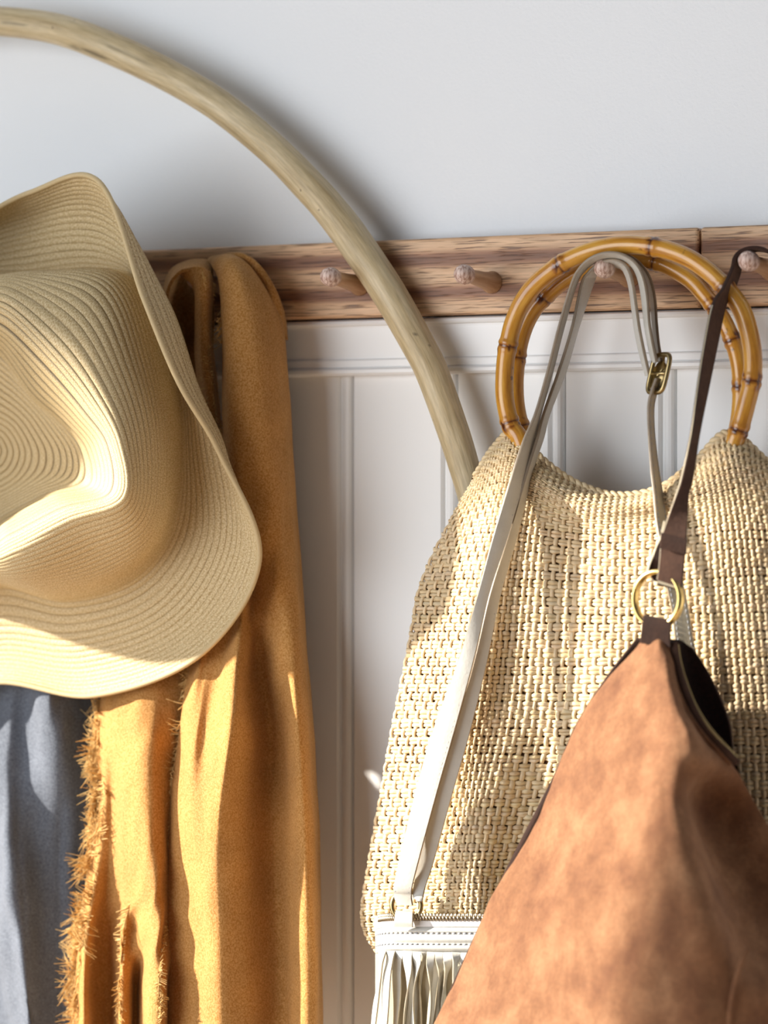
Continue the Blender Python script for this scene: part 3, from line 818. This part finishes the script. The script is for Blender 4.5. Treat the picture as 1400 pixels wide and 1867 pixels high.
tag(wm.build('weft_strands', M['raffia_h'], tote), kind='stuff')
# warp
wv_ = MB()
SPR = 4
nsr = NROW * SPR
trr = np.linspace(tr_[0], tr_[-1], (NROW - 1) * SPR + 1)
full = cr(tc, trr * (len(tc) - 1))
cols_t = (np.arange(NCOL) + 0.0) / NCOL * 10
full = np.swapaxes(cr(np.swapaxes(full, 0, 1), np.arange(NCOL * 2 + 1) / (NCOL * 2) * 10), 0, 1)
nfull = normals(full) * sgn
cp = np.linalg.norm(np.diff(full[:, ::2], axis=1), axis=2)
kk = np.arange(len(trr))
for i in range(0, NCOL + 1):
    p = full[:, i * 2].copy(); nrm = nfull[:, i * 2]
    phase = math.pi * (kk / SPR + i + 1)
    jit = np.array([n3(q, 90, 100 + i * 0.37) for q in p])
    p = p + nrm * (0.0009 * np.cos(phase))[:, None] + np.array([1.0, 0, 0]) * (0.0007 * jit)[:, None]
    hw = cp[:, min(i, NCOL - 1)] * (0.25 + 0.09 * random.random()) * (1 + 0.25 * jit)
    t = np.gradient(p, axis=0); t /= np.linalg.norm(t, axis=1, keepdims=True)
    sd_ = np.cross(nrm, t); sd_ /= np.linalg.norm(sd_, axis=1, keepdims=True)
    a6 = np.arange(6) / 6 * 2 * math.pi
    gg = p[:, None] + np.cos(a6)[None, :, None] * sd_[:, None] * hw[:, None, None] + np.sin(a6)[None, :, None] * nrm[:, None] * 0.0010
    tn = random.uniform(0.82, 1.05)
    wv_.grid(gg, True, None, np.array([tn, tn * 0.98, tn * 0.95]), flip=True)
tag(wv_.build('warp_strands', M['raffia_v'], tote), kind='stuff')
# back panel of the bag
bk = [[(x + (1162 * (d - 0.053)), y, 0.053) for x, y, d in r_] for r_ in tg]
bk[0] = [(x, y + 45, d) for x, y, d in bk[0]]; bk[1] = [(x, y + 40, d) for x, y, d in bk[1]]; bk[2] = [(x, y + 10, d) for x, y, d in bk[2]]
gbk = surf(PA(bk), 60, 60)
b = MB(); b.grid(gbk); o = b.build('back_panel', M['raffia_back'], tote); solidify(o, 0.002, 0)
# rolled top hem
top = cr(tc[0], np.linspace(0, 10, 260))
b = MB()
for q in range(3):
    tw = np.linspace(0, 120, 260) + q * 2.1
    tt = np.gradient(top, axis=0); tt /= np.linalg.norm(tt, axis=1, keepdims=True)
    sd_ = np.cross(np.tile([0, -1.0, 0], (260, 1)), tt)
    p = top + sd_ * (0.0016 * np.cos(tw))[:, None] + np.array([0, -1.0, 0]) * (0.0016 * np.sin(tw))[:, None]
    b.tube(p, 0.0017, 6, col=(0.95, 0.93, 0.88))
b.build('hem', M['raffia_h'], tote)

# bamboo handles
def bamboo(pts, r0, nodes, name):
    w_ = PA(pts)
    n_ = 300
    ts_ = np.linspace(0, len(w_) - 1, n_)
    c_ = cr(w_, ts_)
    L = np.concatenate([[0], np.cumsum(np.linalg.norm(np.diff(c_, axis=0), axis=1))])
    r_ = np.full(n_, r0) * (1 + 0.03 * np.array([n3(q, 25, 8) for q in c_]))
    rel = c_ - CAM; zz = rel @ FWD
    sx = 700 + FPX * (rel @ RGT) / zz; sy = 933.5 - FPX * (rel @ UP) / zz
    dark = np.zeros(n_)
    for nx, ny in nodes:
        k = np.argmin((sx - nx) ** 2 + (sy - ny) ** 2)
        dL = L - L[k]
        r_ *= 1 + 0.13 * np.exp(-((dL - 0.0020) / 0.0018) ** 2) + 0.10 * np.exp(-((dL + 0.0025) / 0.0022) ** 2) - 0.05 * np.exp(-(dL / 0.0009) ** 2)
        dark = np.maximum(dark, 0.75 * np.exp(-(dL / 0.0010) ** 2) + 0.15 * np.exp(-(dL / 0.005) ** 2))
    seg_ = 26
    ang = np.arange(seg_) / seg_ * 2 * math.pi
    col_ = np.ones((n_, seg_, 3))
    spots = np.array([[mnoise.noise(Vector((math.cos(t) * 1.6, math.sin(t) * 1.6, l * 150))) for t in ang] for l in L])
    near = np.zeros(n_)
    for nx, ny in nodes:
        k = np.argmin((sx - nx) ** 2 + (sy - ny) ** 2)
        near = np.maximum(near, np.exp(-((L - L[k]) / 0.0055) ** 4))
    sp = np.clip((spots - 0.18) * 6, 0, 1) * near[:, None]
    k_ = np.clip(1 - np.maximum(dark[:, None] * 0.9, sp * 0.9), 0.06, 1)
    col_ *= k_[..., None]; col_[..., 1] *= k_ ** 0.5; col_[..., 2] *= k_
    m_ = MB(); m_.tube(c_, r_, seg_, col=col_.reshape(n_ * seg_, 3) if False else None)
    m_.col[0] = col_.reshape(-1, 3)
    return m_.build(name, M['bamboo'], tote)
hA = [(965, 860), (947, 800), (931, 775), (920, 722), (921, 665), (927, 625), (936, 588), (953, 550), (980, 515), (1023, 482), (1072, 459), (1128, 447), (1190, 450), (1243, 465), (1284, 489), (1318, 520), (1348, 558), (1364, 600), (1372, 645), (1371, 690), (1361, 735), (1350, 775), (1338, 810), (1325, 860)]
hA = [(x, y, 0.068) for x, y in hA]
bamboo(hA, 0.0061, [(926, 632), (1022, 483), (1190, 450), (1320, 522), (1370, 693), (933, 770), (1350, 785)], 'bamboo_handle')
hB = [(975, 870), (962, 810), (946, 760), (940, 710), (943, 655), (952, 612), (968, 575), (993, 543), (1035, 508), (1086, 482), (1135, 471), (1188, 477), (1223, 490), (1260, 512), (1290, 545), (1316, 580), (1334, 618), (1346, 660), (1350, 705), (1348, 755), (1340, 800), (1330, 860)]
hB = [(x, y, 0.047) for x, y in hB]
bamboo(hB, 0.0055, [(944, 650), (993, 543), (1195, 479), (1300, 560), (1334, 622), (1350, 705), (950, 780)], 'bamboo_handle')

# ---------------------------------------------------------------- ribbons (straps)
def ribbon(mb, L, Rr, n=120, th=0.0016, crown=0.0, mi=(0, 1, 2)):
    l = cr(PA(L), np.linspace(0, len(L) - 1, n)); r_ = cr(PA(Rr), np.linspace(0, len(Rr) - 1, n))
    w_ = r_ - l; wl_ = np.linalg.norm(w_, axis=1, keepdims=True); w_ = w_ / wl_
    t = np.gradient((l + r_) / 2, axis=0); t /= np.linalg.norm(t, axis=1, keepdims=True)
    nr_ = np.cross(t, w_)
    nr_ /= np.linalg.norm(nr_, axis=1, keepdims=True)
    # make the face normal point towards the viewer on average
    if (nr_ @ (-FWD)).sum() < 0: nr_ = -nr_
    K = 7
    f = np.linspace(0, 1, K)
    cw = crown * (1 - (2 * f - 1) ** 2)
    top_ = l[:, None] + (r_ - l)[:, None] * f[None, :, None] + nr_[:, None] * (th / 2 + cw)[None, :, None]
    bot_ = l[:, None] + (r_ - l)[:, None] * f[None, :, None] - nr_[:, None] * (th / 2)
    mb.grid(top_, mi=mi[0]); mb.grid(bot_, flip=True, mi=mi[1])
    for e in (0, -1):
        side = np.stack([top_[:, e], ((top_[:, e] + bot_[:, e]) / 2) + (w_ if e else -w_) * th * 0.25, bot_[:, e]], 1)
        mb.grid(side, mi=mi[2], flip=(e == -1))
    for e in (0, -1):
        mb.grid(np.stack([top_[e], bot_[e]], 0), mi=mi[2])
    return l, r_, nr_, w_, t

def stitches(mb, l, r_, nr_, w_, t, inset=0.0016, step=0.0036, ln=0.0011, off=0.0009, both=True, wid=0.00028):
    for side, (base_, sg) in enumerate(((l, 1), (r_, -1))):
        if not both and side: continue
        acc = 0
        for i in range(1, len(l)):
            seg_ = np.linalg.norm(base_[i] - base_[i - 1]); acc += seg_
            while acc > step:
                acc -= step
                f = 1 - acc / seg_
                p = base_[i - 1] * (1 - f) + base_[i] * f + sg * w_[i] * inset + nr_[i] * off
                mb.obox(p, t[i] * ln, w_[i] * wid, nr_[i] * 0.00022)

LM = [M['white_leather'], M['leather_back'], M['leather_edge']]
fb = empty('fringed_pouch')
tag(fb, 'white leather crossbody pouch with fringe, zip and long strap hanging before the straw tote', 'bag')
st = MB()
# front strip, full length from ring up to the peg
L1 = [(724, 1647, .110), (719, 1630, .112), (722, 1600, 0.116), (757, 1450, 0.120), (791, 1330, 0.121), (838, 1200, 0.120), (870, 1086, 0.117), (901, 971, 0.110), (936, 857, 0.100), (956, 800, .094), (976, 754, .090), (999, 675, .086), (1019, 596, .082), (1042, 518, .079), (1056, 490, .078), (1076, 471, .078), (1104, 461, .078), (1134, 464, .078), (1158, 479, .078), (1172, 503, .078), (1180, 540, .078), (1184, 590, .080), (1190, 625, .082), (1197, 660, .084)]
R1 = [(752, 1650, .110), (750, 1632, .112), (755, 1600, 0.116), (795, 1450, 0.120), (829, 1330, 0.120), (864, 1200, 0.118), (890, 1086, 0.112), (927, 971, 0.102), (959, 857, 0.088), (974, 800, .080), (985, 754, .075), (1007, 675, .071), (1027, 596, .068), (1050, 518, .066), (1064, 494, .066), (1084, 478, .066), (1108, 470, .066), (1134, 472, .066), (1153, 486, .066), (1164, 508, .066), (1171, 543, .066), (1176, 590, .068), (1182, 625, .070), (1190, 662, .072)]
s1 = MB(); q1 = ribbon(s1, L1, R1, 220, 0.0020, 0.0004)
sp1 = s1.build('strap', LM, fb)
st1 = MB(); stitches(st1, *q1); tag(st1.build('stitching', M['stitch'], sp1), kind='stuff')
# second strip
L2 = [(762, 1638, .108), (757, 1600, 0.112), (797, 1450, 0.115), (831, 1330, 0.115), (866, 1200, 0.113), (892, 1086, 0.108), (928, 971, 0.100), (961, 857, 0.090), (979, 800, .084), (991, 754, .080), (1019, 675, .076), (1043, 596, .073), (1060, 518, .070), (1072, 498, .070), (1092, 480, .070), (1116, 474, .070), (1136, 480, .070), (1147, 495, .070), (1154, 520, .070), (1160, 560, .070), (1166, 600, .072), (1174, 640, .075), (1184, 685, .078)]
R2 = [(768, 1640, .107), (783, 1600, 0.110), (823, 1450, 0.112), (857, 1330, 0.111), (888, 1200, 0.108), (911, 1086, 0.101), (943, 971, 0.091), (970, 857, 0.079), (989, 800, .072), (1001, 754, .067), (1031, 675, .060), (1054, 596, .056), (1080, 518, .050), (1088, 500, .050), (1104, 490, .052), (1120, 486, .054), (1134, 490, .056), (1142, 503, .056), (1148, 524, .056), (1153, 560, .057), (1158, 600, .060), (1166, 640, .064), (1178, 685, .068)]
L2[0:1] = [(761, 1644, .112), (753, 1628, .110)]; R2[0:1] = [(769, 1644, .111), (776, 1614, .108)]; L2[2:3] = [(765, 1570, .109)]; R2[2:3] = [(790, 1570, .107)]
s2 = MB(); q2 = ribbon(s2, L2, R2, 220, 0.0020, 0.0003)
sp2 = s2.build('strap', LM, fb)
st1 = MB(); stitches(st1, *q2); tag(st1.build('stitching', M['stitch'], sp2), kind='stuff')
# outer right fall of the strap from the peg top to the buckle
L3 = [(1100, 470, .060), (1122, 464, .062), (1146, 470, .062), (1166, 486, .062), (1182, 512, .062), (1190, 548, .062), (1193, 590, .064), (1197, 630, .068), (1204, 668, .072)]
R3 = [(1106, 476, .050), (1124, 471, .050), (1143, 477, .050), (1159, 491, .050), (1174, 515, .050), (1182, 548, .050), (1186, 590, .053), (1190, 630, .058), (1199, 668, .063)]
L3 = [(x + 4, y - 2, d) for x, y, d in L3]; R3 = [(x + 4, y - 2, d) for x, y, d in R3]
s3 = MB(); ribbon(s3, L3, R3, 120, 0.0018)
s3.build('strap', LM, fb)
# below the buckle
L4 = [(1196, 690, .085), (1188, 712, .086), (1182, 740, .087), (1183, 790, .089), (1187, 850, .092), (1192, 900, .096), (1196, 950, .100), (1206, 1010, .104), (1216, 1070, .106), (1226, 1120, .107), (1232, 1170, .108), (1250, 1260, .108)]
R4 = [(1203, 690, .077), (1197, 714, .078), (1191, 742, .077), (1192, 790, .078), (1199, 850, .080), (1207, 900, .084), (1216, 950, .090), (1232, 1010, .096), (1246, 1070, .100), (1256, 1120, .102), (1264, 1170, .103), (1284, 1260, .104)]
s4 = MB(); q4 = ribbon(s4, L4, R4, 140, 0.0018)
sp4 = s4.build('strap', [M['leather_back'], M['leather_back'], M['leather_edge']], fb)
st1 = MB(); stitches(st1, *q4); tag(st1.build('stitching', M['stitch'], sp4), kind='stuff')
# buckle
bc = P(1201, 681, 0.080)
def frame_at(c, ax, ay, r=0.0014, rx=0.008, ry=0.0115):
    pts = []
    for k in range(40):
        a = k / 40 * 2 * math.pi
        ca, sa = math.cos(a), math.sin(a)
        e = 0.45
        pts.append(np.array(c) + ax * rx * math.copysign(abs(ca) ** e, ca) + ay * ry * math.copysign(abs(sa) ** e, sa))
    return pts
ax = RGT * 0.62 - FWD * 0.75; ax /= np.linalg.norm(ax); ay = UP * 0.97 + RGT * 0.22; ay /= np.linalg.norm(ay)
bb = MB()
bb.tube(frame_at(bc, ax, ay, rx=0.0075, ry=0.0125), 0.0017, 8, True)
bb.tube([bc - ax * 0.008, bc, bc + ax * 0.008], 0.0013, 8)
nn = np.cross(ax, ay)
if nn @ RGT < 0: nn = -nn
bb.tube([bc - ay * 0.002 - nn * 0.001, bc + nn * 0.003 + ay * 0.004, bc + nn * 0.001 + ay * 0.0115], 0.0009, 8)
# domed keeper
dome = []
for i in range(7):
    th_ = i / 6 * math.pi / 2
    dome.append([bc - ay * 0.002 + nn * 0.0060 * math.sin(th_) + (ax * 0.0066 * math.cos(a) + ay * 0.0105 * math.sin(a)) * math.cos(th_) for a in np.arange(20) / 20 * 2 * math.pi])
bb.grid(np.array(dome), True)
bk_ = bb.build('buckle', M['old_brass'], fb)

# rings at the lower end
def ring_at(c, nrm, R_, r_, flat=None, seg=48):
    nrm = np.array(nrm, float); nrm /= np.linalg.norm(nrm)
    a = np.cross(nrm, [0, 0, 1.0]); a /= np.linalg.norm(a); b_ = np.cross(nrm, a)
    return [np.array(c) + R_ * (math.cos(t) * a + math.sin(t) * b_) for t in np.arange(seg) / seg * 2 * math.pi]
rb = MB(); rc = P(741, 1651, 0.108)
rb.tube(ring_at(rc, (0.25, -1, 0.10), 0.0098, 0.0012), 0.0017, 10, True)
rb.build('ring', M['old_brass'], fb)
# leather tab through the ring
tb = MB()
LT = [(720, 1690, .098), (720, 1672, .104), (722, 1662, .112), (720, 1676, .117), (719, 1690, .116)]
RT = [(750, 1690, .098), (750, 1672, .104), (752, 1664, .112), (752, 1678, .117), (752, 1690, .116)]
qt = ribbon(tb, LT, RT, 40, 0.0018)
tb.build('tab', [M['white_leather']] * 3, fb)
# pouch body: top band with two seams, running right behind the suede bag
def band(rows, nr=30, nc=160): return surf(PA(rows), nr, nc)
xs = [684, 692, 712, 760, 830, 920, 1020, 1120, 1180, 1200]
def brow(y0, ds, dy=(4, 2, 0, 0, 0, 0, 0, 0, 0, 0)):
    return [(x, y0 + k, d) for x, d, k in zip(xs, ds, dy)]
D0 = [.084, .096, .104, .108, .109, .109, .109, .106, .096, .084]
rows_ = [brow(1684, [d - 0.010 for d in D0], (8, 3, 0, 0, 0, 0, 0, 0, 3, 6)), brow(1689, [d + 0.001 for d in D0], (8, 3, 0, 0, 0, 0, 0, 0, 3, 6)), brow(1697, [d + 0.004 for d in D0]), brow(1702, [d + 0.0028 for d in D0]),
         brow(1712, [d + 0.0045 for d in D0]), brow(1720, [d + 0.0028 for d in D0]), brow(1727, [d + 0.0040 for d in D0]), brow(1733, [d + 0.0022 for d in D0]), brow(1736, [d - 0.004 for d in D0])]
rows_ = [[(x, y + (x - 684) * 0.004, d) for x, y, d in r_] for r_ in rows_]
gb = band(rows_, 60, 200)
b = MB(); b.grid(gb); o_band = b.build('top_band', M['white_leather'], fb)
for ri in (0.36, 0.66):
    k = int(ri * 59)
    line = gb[k]
    nl = np.gradient(line, axis=0); nl /= np.linalg.norm(nl, axis=1, keepdims=True)
    upv = np.tile(UP, (len(line), 1)); nv = np.cross(nl, upv)
    if (nv @ (-FWD)).sum() < 0: nv = -nv
    stitches(st, line, line, nv, upv, nl, 0.0, 0.0040, 0.0013, 0.0004, both=False, wid=0.00045)
tag(st.build('stitching', M['stitch'], o_band), kind='stuff')
# zipper: tape, then two rows of teeth
zt = band([brow(1668, [d - 0.001 for d in D0], (6, 2) + (0,) * 8), brow(1680, [d + 0.001 for d in D0], (6, 2) + (0,) * 8), brow(1690, [d + 0.002 for d in D0], (6, 2) + (0,) * 8)], 8, 120)
b = MB(); b.grid(zt); o_zip = b.build('zip_tape', M['zip_tape'], fb); solidify(o_zip, 0.001, 0)
zb = MB()
zl = cr(PA(brow(1676, [d + 0.0016 for d in D0], (6, 2) + (0,) * 8)), np.linspace(0.9, 9, 190))
for k, p in enumerate(zl):
    up_ = 0.0009 if k % 2 else -0.0009
    zb.obox(p + UP * (0.0016 + up_) + np.array([0, -0.0006, 0]), RGT * 0.00065, UP * 0.0016, FWD * 0.0007)
tag(zb.build('zip_teeth', M['zipmetal'], o_zip), kind='stuff')
# body of the pouch behind the fringe
body_rows = [brow(1734, [d - 0.003 for d in D0]), brow(1800, [d - 0.003 for d in D0]), brow(1900, [d - 0.006 for d in D0]), brow(1960, [d - 0.014 for d in D0])]
b = MB(); b.grid(band(body_rows, 30, 80)); o = b.build('pouch_body', M['leather_back'], fb); solidify(o, 0.002, 1)
# fringe strips: each a twisted ribbon
x = 689.0; k = 0
random.seed(11)
while x < 1110:
    w0 = random.uniform(13.5, 18) 
    Lf, Rf = [], []
    ph0 = random.uniform(-0.4, 0.4)
    amp = random.uniform(0.9, 1.5) * random.choice([1, 1, -1])
    lean = -0.09 + (x - 690) * 0.00055 + random.uniform(-0.03, 0.03)
    for q, y in enumerate((1734, 1745, 1758, 1775, 1800, 1830, 1865, 1905, 1950, 1990)):
        f = q / 9
        ang = 0.0 if q == 0 else ph0 + amp * math.sin(min(q / 4.5, 1.2) * math.pi / 2) + 0.5 * math.sin(q * 0.9 + k)
        cxp = x + w0 / 2 + lean * (y - 1734) + 3.0 * math.sin(q * 0.8 + k * 1.7) * min(1, q / 3)
        hw_ = w0 / 2 * (1 if q == 0 else 0.92)
        dx = hw_ * math.cos(ang); dd = hw_ * math.sin(ang) / 2600
        dc = 0.1115 if q else 0.1085
        sway = 0.0035 * math.sin(k * 2.3) * min(1, q / 4)
        Lf.append((cxp - dx + 1162 * dd * 0.0, y, dc + sway - dd)); Rf.append((cxp + dx, y, dc + sway + dd))
    fs = MB(); ribbon(fs, Lf, Rf, 40, 0.0011, 0.0, (0, 1, 1))
    fs.build('fringe_strip', [M['white_leather'], M['leather_back']], fb)
    x += w0 * 0.92; k += 1

# ---------------------------------------------------------------- suede bag
sb = empty('suede_bag')
tag(sb, 'tan brown suede shoulder bag with brass ring hanging from the right hand peg', 'bag')
SM = [M['strapleather'], M['darkleather'], M['darkleather']]
# strap: front fall
L5 = [(1420, 478, .062), (1405, 462, .064), (1388, 453, .065), (1368, 452, .066), (1350, 458, .067), (1339, 470, .069), (1334, 490, .071), (1318, 525, .082), (1299, 557, .092), (1283, 636, .108), (1271, 714, .120), (1260, 793, .130), (1243, 871, .140), (1234, 900, .143), (1212, 965, .150), (1207, 985, .152), (1203, 1030, .154), (1199, 1058, .155)]
R5 = [(1436, 486, .042), (1422, 470, .042), (1404, 460, .042), (1382, 456, .044), (1364, 462, .047), (1352, 476, .050), (1347, 500, .054), (1334, 535, .066), (1321, 560, .076), (1305, 636, .094), (1289, 714, .108), (1273, 793, .120), (1262, 871, .132), (1255, 900, .136), (1251, 965, .146), (1250, 985, .149), (1246, 1030, .152), (1242, 1072, .153)]
s5 = MB(); ribbon(s5, L5, R5, 200, 0.0024, 0.0)
sp5 = s5.build('strap', SM, sb)
# keeper and the rear leg of the loop round the ring
kp = MB(); ribbon(kp, [(1206, 972, .155), (1205, 985, .157), (1204, 1000, .157)], [(1252, 984, .152), (1251, 996, .154), (1250, 1011, .154)], 20, 0.0022); kp.build('keeper', [M['darkleather']] * 3, sp5)
L6 = [(1199, 1060, .156), (1197, 1064, .150), (1190, 1058, .145), (1186, 1035, .144), (1196, 1000, .147), (1206, 978, .150)]
R6 = [(1242, 1072, .153), (1240, 1074, .147), (1230, 1066, .142), (1226, 1040, .141), (1236, 1005, .144), (1246, 985, .147)]
s6 = MB(); ribbon(s6, L6, R6, 60, 0.0020); s6.build('strap_loop', [M['darkleather'], M['darkleather'], M['leather_back']], sb)
# second leg of the strap: goes over the peg to the far side and is out of view; pale cut edge down the left
e5 = cr(PA(L5), np.linspace(8, len(L5) - 1, 120)); b = MB(); b.tube(e5, 0.0007, 6); b.build('cut_edge', M['leather_back'], sp5)
L7 = [(1212, 950, .146), (1205, 978, .146), (1192, 1008, .146), (1183, 1030, .147), (1178, 1050, .148)]
R7 = [(1218, 955, .136), (1214, 982, .136), (1206, 1012, .136), (1200, 1034, .137), (1196, 1054, .138)]
s7 = MB(); ribbon(s7, L7, R7, 50, 0.0016); s7.build('strap_loop', [M['darkleather'], M['darkleather'], M['leather_back']], sb)
# brass ring, flat band
rc = P(1199, 1092, 0.150)
b = MB()
pts = np.array(ring_at(rc, (-0.22, -1, 0.05), 0.0172, 0.002, seg=64))
nr_ = np.array([-0.30, -1, 0.05]); nr_ /= np.linalg.norm(nr_)
gr = []
for q in pts:
    rd = (q - rc) / np.linalg.norm(q - rc)
    gr.append([q + rd * 0.0018 * math.cos(a) + nr_ * 0.0030 * math.sin(a) for a in np.arange(14) / 14 * 2 * math.pi])
b.grid(np.array(gr), True, closed_r=True)
b.build('ring', M['brass'], sb)
# lower loop
L8 = [(1172, 1168, .142), (1171, 1145, .145), (1172, 1128, .150), (1174, 1124, .155), (1172, 1135, .158), (1170, 1152, .158), (1168, 1172, .157)]
R8 = [(1222, 1172, .140), (1221, 1152, .143), (1220, 1137, .148), (1221, 1132, .153), (1222, 1142, .156), (1221, 1158, .156), (1222, 1180, .155)]
s8 = MB(); ribbon(s8, L8, R8, 60, 0.0020); s8.build('ring_tab', [M['darkleather']] * 3, sb)
# body front: rows top to bottom
def srow(y, xs, ds, dys=None):
    dys = dys or [0] * len(xs)
    return [(x, y + k, d) for x, d, k in zip(xs, ds, dys)]
sg = [
 srow(1160, [1170, 1178, 1186, 1194, 1201, 1207, 1212, 1216, 1220], [.150, .154, .156, .157, .157, .156, .155, .154, .150]),
 srow(1185, [1150, 1163, 1177, 1190, 1200, 1208, 1214, 1219, 1224], [.148, .155, .159, .161, .162, .161, .159, .156, .150]),
 srow(1230, [1113, 1135, 1156, 1176, 1192, 1206, 1217, 1226, 1233], [.146, .157, .164, .169, .172, .174, .174, .170, .160]),
 srow(1290, [1068, 1100, 1130, 1160, 1185, 1207, 1226, 1242, 1255], [.144, .158, .169, .177, .183, .187, .188, .184, .168]),
 srow(1350, [1034, 1075, 1112, 1148, 1180, 1210, 1240, 1266, 1292], [.144, .159, .173, .184, .192, .198, .200, .196, .172]),
 srow(1400, [1012, 1056, 1098, 1138, 1175, 1208, 1240, 1280, 1340], [.144, .160, .176, .189, .198, .205, .207, .192, .160]),
 srow(1460, [990, 1040, 1086, 1130, 1172, 1210, 1240, 1285, 1374], [.144, .161, .179, .193, .203, .210, .206, .160, .144]),
 srow(1530, [958, 1015, 1068, 1118, 1166, 1215, 1252, 1300, 1416], [.144, .162, .182, .198, .210, .219, .215, .160, .142]),
 srow(1620, [905, 970, 1034, 1096, 1156, 1225, 1278, 1336, 1462], [.144, .164, .186, .204, .218, .229, .224, .166, .142]),
 srow(1700, [868, 938, 1010, 1082, 1152, 1236, 1302, 1368, 1504], [.144, .166, .189, .209, .224, .235, .228, .176, .142]),
 srow(1790, [832, 908, 988, 1070, 1150, 1246, 1320, 1378, 1550], [.144, .168, .192, .213, .229, .238, .226, .206, .142]),
 srow(1880, [786, 872, 962, 1056, 1148, 1256, 1330, 1396, 1590], [.144, .170, .195, .216, .232, .241, .228, .206, .142]),
 srow(2000, [730, 824, 926, 1036, 1144, 1266, 1350, 1430, 1640], [.144, .170, .195, .216, .232, .241, .228, .200, .142])]
g_s = cloth(sg, 300, 200, 0.0006, 90, (1, 1, 1), 33, 0.0040, 14)
b = MB(); b.grid(g_s); o = b.build('front_panel', M['suede'], sb); solidify(o, 0.002, 1)
# back panel with the dark lining showing in the open top
ln = [
 [(1222, 1168, .146), (1232, 1166, .142), (1242, 1168, .139), (1252, 1175, .137), (1262, 1184, .136)],
 [(1226, 1200, .144), (1242, 1200, .138), (1258, 1204, .134), (1272, 1208, .133), (1284, 1214, .133)],
 [(1236, 1250, .142), (1254, 1250, .135), (1272, 1250, .131), (1290, 1252, .131), (1304, 1256, .132)],
 [(1262, 1310, .140), (1278, 1310, .134), (1294, 1310, .131), (1310, 1310, .131), (1326, 1312, .133)],
 [(1300, 1370, .140), (1310, 1370, .136), (1320, 1370, .134), (1330, 1372, .134), (1338, 1374, .136)],
 [(1336, 1420, .138), (1340, 1420, .136), (1346, 1422, .136), (1350, 1424, .136), (1354, 1426, .138)]]
gl_ = cloth(ln, 80, 40, 0.0005)
b = MB(); b.grid(gl_); o = b.build('lining', M['lining'], sb)
bkp = [
 [(1160, 1164, .138), (1185, 1164, .136), (1215, 1164, .134), (1262, 1182, .133)],
 [(1105, 1235, .132), (1160, 1235, .126), (1220, 1235, .124), (1298, 1240, .129)],
 [(1050, 1320, .128), (1130, 1320, .120), (1220, 1320, .118), (1330, 1318, .130)],
 [(1006, 1420, .128), (1110, 1420, .116), (1230, 1420, .114), (1350, 1418, .132)],
 [(905, 1620, .128), (1080, 1620, .112), (1260, 1620, .110), (1460, 1620, .132)],
 [(786, 1880, .128), (1040, 1880, .112), (1300, 1880, .110), (1588, 1880, .132)],
 [(730, 2000, .128), (1040, 2000, .112), (1300, 2000, .110), (1638, 2000, .132)]]
b = MB(); b.grid(surf(PA(bkp), 80, 40)); o = b.build('back_panel', M['darkleather'], sb); solidify(o, 0.0018, 0)
# piping along the rim, zip tape and teeth
rim = PA([(1224, 1172, .152), (1229, 1205, .155), (1240, 1245, .164), (1258, 1290, .170), (1284, 1332, .174), (1316, 1368, .170), (1340, 1392, .163)])
rm = cr(rim, np.linspace(0, 6, 120))
b = MB(); b.tube(rm - RGT * 0.003, 0.0016, 8); b.build('piping', M['suede'], sb)
b = MB(); b.tube(rm + RGT * 0.0012, 0.0030, 8, flat=0.0012); zt2 = b.build('zip_tape', M['strapleather'], sb)
b = MB()
rz = cr(rim, np.linspace(0.1, 5.9, 64))
for k in range(1, 63):
    t = rz[k + 1] - rz[k - 1]; t /= np.linalg.norm(t)
    s_ = np.cross(t, -FWD); s_ /= np.linalg.norm(s_)
    if s_ @ RGT < 0: s_ = -s_
    b.obox(rz[k] + s_ * 0.0034 - FWD * 0.0006, t * 0.0007, s_ * 0.0011, FWD * 0.0007)
tag(b.build('zip_teeth', M['old_brass'], zt2), kind='stuff')
# raised seam near the bottom right
sm = cr(PA([(1362, 1730, .216), (1350, 1760, .222), (1338, 1800, .226), (1330, 1850, .228), (1326, 1920, .230)]), np.linspace(0, 4, 60))
b = MB(); b.tube(sm, 0.0016, 8); b.build('seam', M['suede'], sb)
